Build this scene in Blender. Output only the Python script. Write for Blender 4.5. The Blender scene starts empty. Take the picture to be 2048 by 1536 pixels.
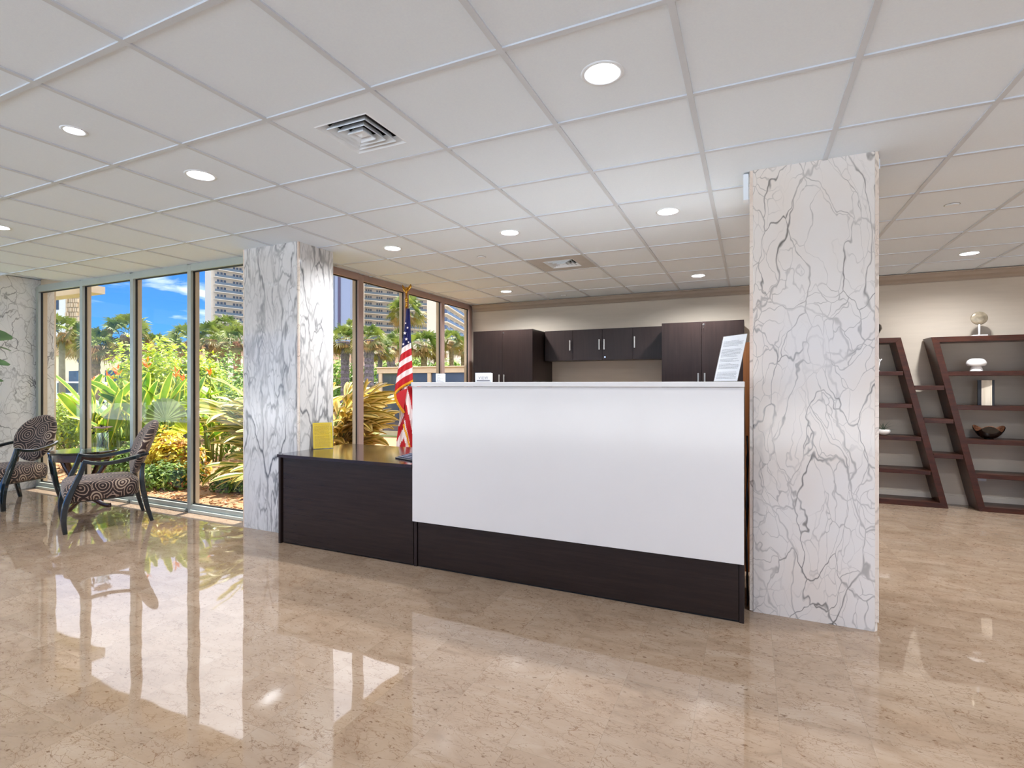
import bpy, bmesh, math, random
from mathutils import Vector, Matrix
S = bpy.context.scene
C = S.collection
PI = math.pi
# ------------------------------------------------------------------ camera, sky, sun, exposure
EYE = 1.325                      # camera height above the floor
CE = 2.562                       # ceiling height
YAW = math.radians(24.6)
FPX = 1038.0
cs, sn = math.cos(YAW), math.sin(YAW)
cam = bpy.data.objects.new('camera', bpy.data.cameras.new('camera'))
C.objects.link(cam); S.camera = cam
cam.location = (0, 0, EYE); cam.rotation_euler = (PI/2, 0, YAW)
cam.data.sensor_width = 36; cam.data.lens = 36*FPX/2048; cam.data.clip_end = 2000; cam.data.clip_start = .02
S.view_settings.view_transform = 'Standard'; S.view_settings.look = 'None'
S.view_settings.exposure = 0.90; S.view_settings.gamma = 1; S.view_settings.use_curve_mapping = False
cy = S.cycles
cy.use_denoising = True
cy.max_bounces = 9; cy.diffuse_bounces = 5; cy.glossy_bounces = 4; cy.transmission_bounces = 6
cy.transparent_max_bounces = 14; cy.sample_clamp_indirect = 6; cy.caustics_reflective = False; cy.caustics_refractive = False
LAMP_W = 8.0                    # each recessed downlight
SUN_W = 6.8
SKY = 1.0

def world():
    w = bpy.data.worlds.new('sky'); S.world = w; w.use_nodes = True
    nt = w.node_tree; N = nt.nodes; L = nt.links; N.clear()
    tc = N.new('ShaderNodeTexCoord'); sp = N.new('ShaderNodeSeparateXYZ'); L.new(tc.outputs['Generated'], sp.inputs[0])
    r = N.new('ShaderNodeValToRGB'); L.new(sp.outputs['Z'], r.inputs[0])
    e = r.color_ramp.elements
    e[0].position = 0.0; e[0].color = (.24, .46, .78, 1); e[1].position = 1; e[1].color = (.10, .28, .80, 1)
    x = e.new(.06); x.color = (.085, .30, .74, 1); x = e.new(.22); x.color = (.03, .17, .62, 1)
    # thin wisps low down, broad bright cloud banks added above the view for daylight
    mp = N.new('ShaderNodeMapping'); mp.inputs['Scale'].default_value = (1.2, 1.2, 5.5); mp.inputs['Rotation'].default_value = (0, .25, .3)
    L.new(tc.outputs['Generated'], mp.inputs[0])
    n = N.new('ShaderNodeTexNoise'); n.inputs['Scale'].default_value = 3.2; n.inputs['Detail'].default_value = 7; n.inputs['Roughness'].default_value = .58
    n.inputs['Distortion'].default_value = .5; L.new(mp.outputs[0], n.inputs['Vector'])
    wr = N.new('ShaderNodeMapRange'); wr.inputs[1].default_value = .55; wr.inputs[2].default_value = .80; wr.inputs[4].default_value = .75
    L.new(n.outputs[0], wr.inputs[0])
    hi = N.new('ShaderNodeMapRange'); hi.inputs[1].default_value = .20; hi.inputs[2].default_value = .34; hi.inputs[4].default_value = .93
    L.new(sp.outputs['Z'], hi.inputs[0])
    n2 = N.new('ShaderNodeTexNoise'); n2.inputs['Scale'].default_value = 2.0; n2.inputs['Detail'].default_value = 5; L.new(mp.outputs[0], n2.inputs['Vector'])
    m2 = N.new('ShaderNodeMapRange'); m2.inputs[1].default_value = .3; m2.inputs[2].default_value = .55; m2.inputs[3].default_value = .75
    L.new(n2.outputs[0], m2.inputs[0])
    mu = N.new('ShaderNodeMath'); mu.operation = 'MULTIPLY'; L.new(hi.outputs[0], mu.inputs[0]); L.new(m2.outputs[0], mu.inputs[1])
    mx = N.new('ShaderNodeMath'); mx.operation = 'MAXIMUM'; L.new(wr.outputs[0], mx.inputs[0]); L.new(mu.outputs[0], mx.inputs[1])
    mix = N.new('ShaderNodeMixRGB'); L.new(mx.outputs[0], mix.inputs[0]); L.new(r.outputs[0], mix.inputs[1]); mix.inputs[2].default_value = (1.75, 1.7, 1.75, 1)
    bg = N.new('ShaderNodeBackground'); bg.inputs[1].default_value = SKY; L.new(mix.outputs[0], bg.inputs[0])
    o = N.new('ShaderNodeOutputWorld'); L.new(bg.outputs[0], o.inputs[0])
world()
sl = bpy.data.lights.new('sun', 'SUN'); sl.energy = SUN_W; sl.angle = .009; sl.color = (1, .955, .88)
sun = bpy.data.objects.new('sun', sl); C.objects.link(sun)
sun.rotation_euler = Vector((-.06, .30, 1)).to_track_quat('Z', 'Y').to_euler(); sun.location = (-6, 12, 30)

# ------------------------------------------------------------------ helpers
def at(u, v, d):                 # the point d metres ahead seen at pixel (u, v)
    r = (u-1024)/FPX*d
    return Vector((r*cs - d*sn, r*sn + d*cs, EYE - (v-767.7)*d/FPX))
def ground(u, d, z=0.0):
    p = at(u, 0, d); return Vector((p.x, p.y, z))

class MB:
    def __init__(s): s.v = []; s.f = []; s.m = []; s.uv = {}
    def add(s, vs, fs, m=0, M=None):
        k = len(s.v)
        for p in vs:
            p = Vector(p)
            s.v.append(M @ p if M is not None else p)
        for f in fs: s.f.append(tuple(k+i for i in f)); s.m.append(m)
        return s
    def box(s, x0, x1, y0, y1, z0, z1, m=0, M=None):
        return s.add([(x0,y0,z0),(x1,y0,z0),(x1,y1,z0),(x0,y1,z0),(x0,y0,z1),(x1,y0,z1),(x1,y1,z1),(x0,y1,z1)],
                     [(0,3,2,1),(4,5,6,7),(0,1,5,4),(1,2,6,5),(2,3,7,6),(3,0,4,7)], m, M)
    def prism(s, pts, a0, a1, axis='y', m=0, M=None):     # polygon pts extruded along an axis
        n = len(pts)
        def P(p, a):
            return {'y': (p[0], a, p[1]), 'x': (a, p[0], p[1]), 'z': (p[0], p[1], a)}[axis]
        vs = [P(p, a0) for p in pts] + [P(p, a1) for p in pts]
        fs = [tuple(range(n)), tuple(range(2*n-1, n-1, -1))] + [(i, i+n, (i+1) % n+n, (i+1) % n) for i in range(n)]
        return s.add(vs, fs, m, M)
    def lathe(s, prof, seg=28, m=0, M=None, cap=True):
        vs = []; fs = []; n = len(prof)
        for k in range(seg):
            a = 2*PI*k/seg
            for r, z in prof: vs.append((r*math.cos(a), r*math.sin(a), z))
        for k in range(seg):
            q = (k+1) % seg
            for i in range(n-1): fs.append((k*n+i, q*n+i, q*n+i+1, k*n+i+1))
        if cap:
            if prof[0][0] > 1e-5: fs.append(tuple(k*n for k in range(seg))[::-1])
            if prof[-1][0] > 1e-5: fs.append(tuple(k*n+n-1 for k in range(seg)))
        return s.add(vs, fs, m, M)
    def sweep(s, path, sizes, m=0, seg=8, up=(0,0,1), sm=3, M=None, pw=.55):
        P = [Vector(p) for p in path]
        if not isinstance(sizes, list): sizes = [sizes]*len(P)
        sizes = [(z, z) if not isinstance(z, tuple) else z for z in sizes]
        if sm > 1 and len(P) > 2:                           # Catmull-Rom through the points
            Q = []; Z = []
            for i in range(len(P)-1):
                p0 = P[max(i-1,0)]; p1 = P[i]; p2 = P[i+1]; p3 = P[min(i+2, len(P)-1)]
                for k in range(sm):
                    t = k/sm
                    Q.append(.5*((2*p1)+(p2-p0)*t+(2*p0-5*p1+4*p2-p3)*t*t+(3*p1-p0-3*p2+p3)*t**3))
                    Z.append((sizes[i][0]*(1-t)+sizes[i+1][0]*t, sizes[i][1]*(1-t)+sizes[i+1][1]*t))
            Q.append(P[-1]); Z.append(sizes[-1]); P, sizes = Q, Z
        vs = []; fs = []; up = Vector(up)
        for i, p in enumerate(P):
            t = (P[min(i+1, len(P)-1)]-P[max(i-1, 0)]).normalized()
            x = t.cross(up)
            if x.length < .05: x = t.cross(Vector((0,1,.1)))
            x.normalize(); y = x.cross(t).normalized()
            for k in range(seg):
                a = 2*PI*(k+.5)/seg; c, d = math.cos(a), math.sin(a)
                c = math.copysign(abs(c)**pw, c); d = math.copysign(abs(d)**pw, d)
                vs.append(p+x*c*sizes[i][0]+y*d*sizes[i][1])
        for i in range(len(P)-1):
            for k in range(seg):
                q = (k+1) % seg; fs.append((i*seg+k, i*seg+q, (i+1)*seg+q, (i+1)*seg+k))
        fs.append(tuple(range(seg))[::-1]); fs.append(tuple((len(P)-1)*seg+k for k in range(seg)))
        return s.add(vs, fs, m, M)
    def ball(s, c, r, m=0, seg=14, rings=8, M=None):
        if not isinstance(r, tuple): r = (r, r, r)
        vs = []; fs = []
        for i in range(rings+1):
            a = PI*i/rings
            for k in range(seg):
                b = 2*PI*k/seg; vs.append((c[0]+r[0]*math.sin(a)*math.cos(b), c[1]+r[1]*math.sin(a)*math.sin(b), c[2]+r[2]*math.cos(a)))
        for i in range(rings):
            for k in range(seg):
                q = (k+1) % seg; fs.append((i*seg+k, (i+1)*seg+k, (i+1)*seg+q, i*seg+q))
        return s.add(vs, fs, m, M)
    def build(s, name, mats, parent=None, smooth=False, bevel=0, auto=None):
        me = bpy.data.meshes.new(name); me.from_pydata([tuple(v) for v in s.v], [], s.f)
        if not isinstance(mats, (list, tuple)): mats = [mats]
        for m in mats: me.materials.append(m)
        me.polygons.foreach_set('material_index', s.m)
        if smooth: me.polygons.foreach_set('use_smooth', [True]*len(s.f))
        me.update()
        o = bpy.data.objects.new(name, me); C.objects.link(o)
        if parent is not None: o.parent = parent
        if auto:
            bm = bmesh.new(); bm.from_mesh(me); bmesh.ops.remove_doubles(bm, verts=bm.verts, dist=1e-5)
            for e in bm.edges:
                if len(e.link_faces) == 2 and e.calc_face_angle(0) > auto: e.smooth = False
            bm.to_mesh(me); bm.free()
        if bevel:
            b = o.modifiers.new('edge', 'BEVEL'); b.width = bevel; b.segments = 2; b.limit_method = 'ANGLE'; b.angle_limit = .6
        return o
def tag(o, label=None, cat=None, group=None, kind=None):
    if label: o['label'] = label
    if cat: o['category'] = cat
    if group: o['group'] = group
    if kind: o['kind'] = kind
    return o
def empty(name, loc=(0,0,0), rz=0, **k):
    o = bpy.data.objects.new(name, None); C.objects.link(o); o.location = loc; o.rotation_euler = (0,0,rz); o.empty_display_size = .1
    return tag(o, **k)
def struct(mb, name, mats, label=None, **k): return tag(mb.build(name, mats, **k), label, kind='structure')
def copy_tree(o, parent=None):
    c = o.copy(); C.objects.link(c); c.parent = parent
    for ch in [x for x in KIDS(o)]: copy_tree(ch, c)
    return c
def KIDS(o): return [x for x in bpy.data.objects if x.parent is o]
def R(a, ax='Z'): return Matrix.Rotation(a, 4, ax)
def T(*p): return Matrix.Translation(Vector(p))

# ------------------------------------------------------------------ materials
def _new(name):
    m = bpy.data.materials.new(name); m.use_nodes = True; nt = m.node_tree
    return m, nt, nt.nodes, nt.links, nt.nodes['Principled BSDF']
def lin(c):
    return tuple(((x/255)/12.92 if x/255 <= .04045 else ((x/255+.055)/1.055)**2.4) for x in c)
def mat(name, rgb, rough=.5, metal=0, var=.06, scale=8, bump=0, bscale=60, spec=.5, coat=0, stretch=None, coatr=.05):
    m, nt, N, L, B = _new(name); c = lin(rgb)
    tc = N.new('ShaderNodeTexCoord'); mp = N.new('ShaderNodeMapping'); L.new(tc.outputs['Object'], mp.inputs[0])
    if stretch: mp.inputs['Scale'].default_value = stretch
    n = N.new('ShaderNodeTexNoise'); n.inputs['Scale'].default_value = scale; n.inputs['Detail'].default_value = 4; L.new(mp.outputs[0], n.inputs['Vector'])
    r = N.new('ShaderNodeValToRGB'); L.new(n.outputs[0], r.inputs[0])
    e = r.color_ramp.elements; e[0].position = .3; e[1].position = .7
    e[0].color = (*[x*(1-var) for x in c], 1); e[1].color = (*[min(1, x*(1+var)) for x in c], 1)
    L.new(r.outputs[0], B.inputs['Base Color'])
    B.inputs['Roughness'].default_value = rough; B.inputs['Metallic'].default_value = metal
    B.inputs['Specular IOR Level'].default_value = spec; B.inputs['Coat Weight'].default_value = coat; B.inputs['Coat Roughness'].default_value = coatr
    if bump:
        n2 = N.new('ShaderNodeTexNoise'); n2.inputs['Scale'].default_value = bscale; n2.inputs['Detail'].default_value = 3; L.new(mp.outputs[0], n2.inputs['Vector'])
        b = N.new('ShaderNodeBump'); b.inputs['Strength'].default_value = bump; b.inputs['Distance'].default_value = .01
        L.new(n2.outputs[0], b.inputs['Height']); L.new(b.outputs[0], B.inputs['Normal'])
    return m
def leafmat(name, a, b, rough=.45, tr=.35, scale=6):
    m, nt, N, L, B = _new(name)
    tc = N.new('ShaderNodeTexCoord'); n = N.new('ShaderNodeTexNoise'); n.inputs['Scale'].default_value = scale; n.inputs['Detail'].default_value = 3
    L.new(tc.outputs['Object'], n.inputs['Vector'])
    r = N.new('ShaderNodeValToRGB'); L.new(n.outputs[0], r.inputs[0]); e = r.color_ramp.elements
    e[0].position = .38; e[1].position = .62; e[0].color = (*lin(a), 1); e[1].color = (*lin(b), 1)
    L.new(r.outputs[0], B.inputs['Base Color']); B.inputs['Roughness'].default_value = rough
    t = N.new('ShaderNodeBsdfTranslucent'); L.new(r.outputs[0], t.inputs[0])
    mx = N.new('ShaderNodeMixShader'); mx.inputs[0].default_value = tr; L.new(B.outputs[0], mx.inputs[1]); L.new(t.outputs[0], mx.inputs[2])
    L.new(mx.outputs[0], N['Material Output'].inputs[0])
    return m
def emis(name, col, st):
    m, nt, N, L, B = _new(name); B.inputs['Base Color'].default_value = (*col, 1)
    B.inputs['Emission Color'].default_value = (*col, 1); B.inputs['Emission Strength'].default_value = st; return m
def glass(name, tint=(.93,.96,.95), base=.045, rough=0.0, refl=1.0):
    m, nt, N, L, B = _new(name); N.remove(B)
    t = N.new('ShaderNodeBsdfTransparent'); t.inputs[0].default_value = (*tint, 1)
    g = N.new('ShaderNodeBsdfGlossy'); g.inputs['Roughness'].default_value = rough; g.inputs['Color'].default_value = (1,1,1,1)
    lw = N.new('ShaderNodeLayerWeight'); lw.inputs[0].default_value = .5
    p = N.new('ShaderNodeMath'); p.operation = 'POWER'; p.inputs[1].default_value = 5; L.new(lw.outputs['Facing'], p.inputs[0])
    ma = N.new('ShaderNodeMath'); ma.operation = 'MULTIPLY_ADD'; ma.inputs[1].default_value = .8*refl; ma.inputs[2].default_value = base; L.new(p.outputs[0], ma.inputs[0])
    mx = N.new('ShaderNodeMixShader'); L.new(ma.outputs[0], mx.inputs[0]); L.new(t.outputs[0], mx.inputs[1]); L.new(g.outputs[0], mx.inputs[2])
    L.new(mx.outputs[0], N['Material Output'].inputs[0]); return m
def marble(name, base, warm, vein, scale=(1,1,1), rot=(0,0,0), seed=0, width=.028, rough=.12, big=2.2, dens=.55):
    """white marble: warped cell-edge veins at three sizes, faded by broad noise"""
    m, nt, N, L, B = _new(name)
    tc = N.new('ShaderNodeTexCoord'); mp = N.new('ShaderNodeMapping'); mp.inputs['Scale'].default_value = scale
    mp.inputs['Rotation'].default_value = rot; mp.inputs['Location'].default_value = (seed, seed*.7, seed*1.3); L.new(tc.outputs['Object'], mp.inputs[0])
    w = N.new('ShaderNodeTexNoise'); w.inputs['Scale'].default_value = 2.6; w.inputs['Detail'].default_value = 4; w.inputs['Roughness'].default_value = .48; L.new(mp.outputs[0], w.inputs['Vector'])
    wm = N.new('ShaderNodeVectorMath'); wm.operation = 'MULTIPLY_ADD'; wm.inputs[1].default_value = (.62,)*3; L.new(w.outputs['Color'], wm.inputs[0]); L.new(mp.outputs[0], wm.inputs[2])
    prev = None
    for k, (sc, wd, am) in enumerate(((big, width, 1.0), (big*2.3, width*1.5, .8), (big*5.0, width*2.2, .42))):
        vo = N.new('ShaderNodeTexVoronoi'); vo.feature = 'DISTANCE_TO_EDGE'; vo.inputs['Scale'].default_value = sc; L.new(wm.outputs[0], vo.inputs['Vector'])
        mr = N.new('ShaderNodeMapRange'); mr.inputs[1].default_value = 0; mr.inputs[2].default_value = wd; mr.inputs[3].default_value = 1; mr.inputs[4].default_value = 0
        mr.interpolation_type = 'SMOOTHSTEP'; L.new(vo.outputs['Distance'], mr.inputs[0])
        nn = N.new('ShaderNodeTexNoise'); nn.inputs['Scale'].default_value = 1.7+1.3*k; nn.inputs['Detail'].default_value = 4; L.new(mp.outputs[0], nn.inputs['Vector'])
        nr = N.new('ShaderNodeMapRange'); nr.inputs[1].default_value = dens-.12; nr.inputs[2].default_value = dens+.13; nr.inputs[4].default_value = am; nr.inputs[3].default_value = .10*am
        L.new(nn.outputs[0], nr.inputs[0])
        mu = N.new('ShaderNodeMath'); mu.operation = 'MULTIPLY'; L.new(mr.outputs[0], mu.inputs[0]); L.new(nr.outputs[0], mu.inputs[1])
        if prev is None: prev = mu
        else:
            a = N.new('ShaderNodeMath'); a.operation = 'MAXIMUM'; L.new(prev.outputs[0], a.inputs[0]); L.new(mu.outputs[0], a.inputs[1]); prev = a
    n = N.new('ShaderNodeTexNoise'); n.inputs['Scale'].default_value = 1.4; n.inputs['Detail'].default_value = 5; L.new(mp.outputs[0], n.inputs['Vector'])
    rb = N.new('ShaderNodeValToRGB'); L.new(n.outputs[0], rb.inputs[0]); e = rb.color_ramp.elements
    e[0].position = .36; e[1].position = .62; e[0].color = (*lin(base), 1); e[1].color = (*lin(warm), 1)
    mx = N.new('ShaderNodeMixRGB'); L.new(prev.outputs[0], mx.inputs[0]); L.new(rb.outputs[0], mx.inputs[1]); mx.inputs[2].default_value = (*lin(vein), 1)
    L.new(mx.outputs[0], B.inputs['Base Color']); B.inputs['Roughness'].default_value = rough; return m
def floor_mat():
    m, nt, N, L, B = _new('polished beige marble')
    tc = N.new('ShaderNodeTexCoord')
    mp = N.new('ShaderNodeMapping'); mp.inputs['Location'].default_value = (.20, .11, 0); L.new(tc.outputs['Object'], mp.inputs[0])
    br = N.new('ShaderNodeTexBrick'); br.offset = 0; br.inputs['Scale'].default_value = 1; br.inputs['Brick Width'].default_value = .3048; br.inputs['Row Height'].default_value = .3048
    br.inputs['Mortar Size'].default_value = .0009; br.inputs['Mortar Smooth'].default_value = 0; br.inputs['Color1'].default_value = (0,0,0,1); br.inputs['Color2'].default_value = (1,1,1,1)
    br.inputs['Mortar'].default_value = (.5,.5,.5,1); L.new(mp.outputs[0], br.inputs['Vector'])
    # every tile takes its own piece of the stone
    dv = N.new('ShaderNodeVectorMath'); dv.operation = 'SCALE'; dv.inputs['Scale'].default_value = 1/.3048; L.new(mp.outputs[0], dv.inputs[0])
    fl = N.new('ShaderNodeVectorMath'); fl.operation = 'FLOOR'; L.new(dv.outputs[0], fl.inputs[0])
    wn = N.new('ShaderNodeTexWhiteNoise'); wn.noise_dimensions = '2D'; L.new(fl.outputs[0], wn.inputs['Vector'])
    of = N.new('ShaderNodeVectorMath'); of.operation = 'MULTIPLY_ADD'; of.inputs[1].default_value = (3, 3, 3); L.new(wn.outputs['Color'], of.inputs[0]); L.new(tc.outputs['Object'], of.inputs[2])
    st = N.new('ShaderNodeMapping'); st.inputs['Scale'].default_value = (1.0, 2.0, 1); st.inputs['Rotation'].default_value = (0, 0, .35); L.new(of.outputs[0], st.inputs[0])
    n1 = N.new('ShaderNodeTexNoise'); n1.inputs['Scale'].default_value = 2.4; n1.inputs['Detail'].default_value = 8; n1.inputs['Roughness'].default_value = .62; n1.inputs['Distortion'].default_value = 1.2; L.new(st.outputs[0], n1.inputs['Vector'])
    r1 = N.new('ShaderNodeValToRGB'); L.new(n1.outputs[0], r1.inputs[0]); e = r1.color_ramp.elements
    e[0].position = .28; e[0].color = (*lin((140,119,100)), 1); e[1].position = .75; e[1].color = (*lin((166,148,130)), 1)
    x = e.new(.48); x.color = (*lin((154,133,113)), 1)
    # tan veins
    wv = N.new('ShaderNodeVectorMath'); wv.operation = 'MULTIPLY_ADD'; wv.inputs[1].default_value = (.30,)*3; L.new(n1.outputs['Color'], wv.inputs[0]); L.new(st.outputs[0], wv.inputs[2])
    last = r1.outputs[0]
    for sc, wd, col, amt, th in ((7.5, .018, (112,78,48), .8, .44), (21, .055, (112,84,60), .75, .46)):
        vo = N.new('ShaderNodeTexVoronoi'); vo.feature = 'DISTANCE_TO_EDGE'; vo.inputs['Scale'].default_value = sc; L.new(wv.outputs[0], vo.inputs['Vector'])
        mr = N.new('ShaderNodeMapRange'); mr.inputs[2].default_value = wd; mr.inputs[3].default_value = 1; mr.inputs[4].default_value = 0; L.new(vo.outputs['Distance'], mr.inputs[0])
        nn = N.new('ShaderNodeTexNoise'); nn.inputs['Scale'].default_value = sc*.5; nn.inputs['Detail'].default_value = 3; L.new(st.outputs[0], nn.inputs['Vector'])
        nr = N.new('ShaderNodeMapRange'); nr.inputs[1].default_value = th-.03; nr.inputs[2].default_value = th+.12; nr.inputs[4].default_value = amt; L.new(nn.outputs[0], nr.inputs[0])
        mu = N.new('ShaderNodeMath'); mu.operation = 'MULTIPLY'; L.new(mr.outputs[0], mu.inputs[0]); L.new(nr.outputs[0], mu.inputs[1])
        mx = N.new('ShaderNodeMixRGB'); L.new(mu.outputs[0], mx.inputs[0]); L.new(last, mx.inputs[1]); mx.inputs[2].default_value = (*lin(col), 1); last = mx.outputs[0]
    # small dark flecks
    fk = N.new('ShaderNodeTexNoise'); fk.inputs['Scale'].default_value = 34; fk.inputs['Detail'].default_value = 2; L.new(st.outputs[0], fk.inputs['Vector'])
    fr = N.new('ShaderNodeMapRange'); fr.inputs[1].default_value = .66; fr.inputs[2].default_value = .72; fr.inputs[4].default_value = .75; L.new(fk.outputs[0], fr.inputs[0])
    mx = N.new('ShaderNodeMixRGB'); L.new(fr.outputs[0], mx.inputs[0]); L.new(last, mx.inputs[1]); mx.inputs[2].default_value = (*lin((100,74,52)), 1); last = mx.outputs[0]
    # tile to tile tone and the hairline joints
    tv = N.new('ShaderNodeMapRange'); tv.inputs[3].default_value = .93; tv.inputs[4].default_value = 1.04; L.new(wn.outputs['Value'], tv.inputs[0])
    sc_ = N.new('ShaderNodeVectorMath'); sc_.operation = 'SCALE'; L.new(last, sc_.inputs[0]); L.new(tv.outputs[0], sc_.inputs['Scale'])
    jm = N.new('ShaderNodeMixRGB'); L.new(br.outputs['Fac'], jm.inputs[0]); L.new(sc_.outputs[0], jm.inputs[1]); jm.inputs[2].default_value = (*lin((138,120,102)), 1)
    L.new(jm.outputs[0], B.inputs['Base Color'])
    B.inputs['Roughness'].default_value = .03; B.inputs['IOR'].default_value = 1.62
    wb = N.new('ShaderNodeTexNoise'); wb.inputs['Scale'].default_value = 3.5; wb.inputs['Detail'].default_value = 1; L.new(tc.outputs['Object'], wb.inputs['Vector'])
    bp = N.new('ShaderNodeBump'); bp.inputs['Strength'].default_value = .05; bp.inputs['Distance'].default_value = .02; L.new(wb.outputs[0], bp.inputs['Height']); L.new(bp.outputs[0], B.inputs['Normal'])
    return m
def wood(name, a, b, rough=.35, sc=(1.5, 1.5, 26), coat=.0, spec=.32):
    m, nt, N, L, B = _new(name)
    tc = N.new('ShaderNodeTexCoord'); mp = N.new('ShaderNodeMapping'); mp.inputs['Scale'].default_value = sc; L.new(tc.outputs['Object'], mp.inputs[0])
    n = N.new('ShaderNodeTexNoise'); n.inputs['Scale'].default_value = 2.2; n.inputs['Detail'].default_value = 7; n.inputs['Roughness'].default_value = .65; L.new(mp.outputs[0], n.inputs['Vector'])
    r = N.new('ShaderNodeValToRGB'); L.new(n.outputs[0], r.inputs[0]); e = r.color_ramp.elements
    e[0].position = .3; e[1].position = .7; e[0].color = (*lin(a), 1); e[1].color = (*lin(b), 1)
    L.new(r.outputs[0], B.inputs['Base Color']); B.inputs['Roughness'].default_value = rough; B.inputs['Specular IOR Level'].default_value = spec; B.inputs['Coat Weight'].default_value = coat; B.inputs['Coat Roughness'].default_value = .1
    return m
def rings_mat(back=False):
    m, nt, N, L, B = _new('ringed upholstery')
    tc = N.new('ShaderNodeTexCoord')
    vo = N.new('ShaderNodeTexVoronoi'); vo.voronoi_dimensions = '2D'; vo.inputs['Scale'].default_value = 5.4; vo.inputs['Randomness'].default_value = .62; L.new(tc.outputs['UV'], vo.inputs['Vector'])
    mu = N.new('ShaderNodeMath'); mu.operation = 'MULTIPLY'; mu.inputs[1].default_value = 44; L.new(vo.outputs['Distance'], mu.inputs[0])
    si = N.new('ShaderNodeMath'); si.operation = 'SINE'; L.new(mu.outputs[0], si.inputs[0])
    sp = N.new('ShaderNodeSeparateColor'); L.new(vo.outputs['Color'], sp.inputs[0])
    # pale discs in some cells, plain dark ground with thin rings in the others
    pal = N.new('ShaderNodeMapRange'); pal.inputs[1].default_value = .52; pal.inputs[2].default_value = .56; L.new(sp.outputs[0], pal.inputs[0])
    ins = N.new('ShaderNodeMapRange'); ins.inputs[1].default_value = .40; ins.inputs[2].default_value = .43; ins.inputs[3].default_value = 1; ins.inputs[4].default_value = 0; L.new(vo.outputs['Distance'], ins.inputs[0])
    pd = N.new('ShaderNodeMath'); pd.operation = 'MULTIPLY'; L.new(pal.outputs[0], pd.inputs[0]); L.new(ins.outputs[0], pd.inputs[1])
    ra = N.new('ShaderNodeValToRGB'); L.new(si.outputs[0], ra.inputs[0]); e = ra.color_ramp.elements
    e[0].position = .50; e[0].color = (*lin((46,32,30)), 1); e[1].position = .72; e[1].color = (*lin((176,152,136)), 1)
    rb = N.new('ShaderNodeValToRGB'); L.new(si.outputs[0], rb.inputs[0]); e = rb.color_ramp.elements
    e[0].position = .08; e[0].color = (*lin((64,42,38)), 1); e[1].position = .30; e[1].color = (*lin((190,170,148)), 1)
    mx = N.new('ShaderNodeMixRGB'); L.new(pd.outputs[0], mx.inputs[0]); L.new(ra.outputs[0], mx.inputs[1]); L.new(rb.outputs[0], mx.inputs[2])
    L.new(mx.outputs[0], B.inputs['Base Color']); B.inputs['Roughness'].default_value = .75; B.inputs['Sheen Weight'].default_value = .2
    return m

M = {}
M['floor'] = floor_mat()
M['tile'] = mat('mineral ceiling tile', (230,242,255), .9, var=.015, scale=120, bump=.12, bscale=500)
M['tbar'] = mat('white enamelled grid', (206,214,224), .5, var=.01)
M['panelwhite'] = mat('white painted steel', (232,241,250), .45, var=.01)
M['wall'] = mat('warm grey wallcovering', (202,190,174), .8, var=.03, scale=3, bump=.15, bscale=90, stretch=(1,1,9))
M['wallfar'] = mat('beige paint', (214,204,190), .8, var=.02)
M['crown'] = mat('taupe crown paint', (164,148,132), .5, var=.02)
M['mR'] = marble('veined marble slab', (230,226,222), (228,216,204), (82,78,74), scale=(1.15,1.15,.62), seed=3.1, width=.017, big=1.9, dens=.48)
M['mL'] = marble('streaked grey marble', (226,226,226), (214,212,210), (98,100,104), scale=(1.9,1.9,.6), rot=(0,.3,0), seed=7.7, width=.05, big=1.7, dens=.50)
M['mP'] = marble('pale veined marble', (240,242,242), (224,228,230), (72,78,84), scale=(1.2,1.2,.8), seed=12.3, width=.022, big=1.8, dens=.5)
M['edge'] = marble('marble edge strip', (232,222,210), (226,206,190), (120,100,86), seed=1.3, width=.03, big=3, dens=.6)
M['esp'] = wood('espresso laminate', (34,24,21), (48,36,31), .27, sc=(1.2, 1.2, 22))
M['esph'] = wood('espresso laminate upright grain', (34,25,23), (48,36,33), .32, sc=(22, 22, 1.0))
M['esptop'] = wood('polished espresso top', (34,22,21), (50,34,30), .12, sc=(2, 20, 2), coat=.6)
M['dark'] = mat('black gap', (14,12,12), .6)
M['white'] = mat('white gloss laminate', (234,231,228), .16, var=.005, coat=.15)
M['walnut'] = wood('dark walnut', (44,23,15), (78,41,26), .36, sc=(2.5, 2.5, 14), coat=.05)
M['redwood'] = wood('reddish wood panel', (110,66,34), (150,96,52), .4, sc=(16,16,1))
M['alu'] = mat('grey green anodised aluminium', (178,186,180), .38, metal=.35, var=.02)
M['aluw'] = mat('pinkish bronze aluminium', (178,152,142), .42, metal=.25, var=.03)
M['gasket'] = mat('black rubber gasket', (20,20,22), .5)
M['fin'] = mat('beige render fin', (206,190,166), .85, var=.03)
M['glass'] = glass('window glass', (.985,.99,.985), .010, refl=.45)
M['acr'] = glass('clear acrylic', (.95,.96,.97), .06)
M['vglass'] = glass('vase glass', (.88,.93,.93), .10)
M['steel'] = mat('brushed steel', (196,190,180), .3, metal=.9, var=.03)
M['chrome'] = mat('chrome', (220,220,220), .12, metal=1)
M['lens'] = emis('lit lens', (1,.98,.95), 6.0)
M['blue'] = mat('blue black lacquer', (16,34,44), .22, var=.15, coat=.8)
M['rings'] = rings_mat()
M['paper'] = mat('white paper', (240,240,242), .6, var=.01)
M['ink'] = mat('grey printed ink', (140,140,148), .6)
M['yellow'] = mat('yellow sheet', (252,214,20), .5, var=.04, scale=20)
M['yink'] = mat('ochre printed ink', (176,132,0), .6)
M['black'] = mat('black plastic', (24,24,28), .4)
M['key'] = mat('grey keys', (96,100,120), .5)

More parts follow.
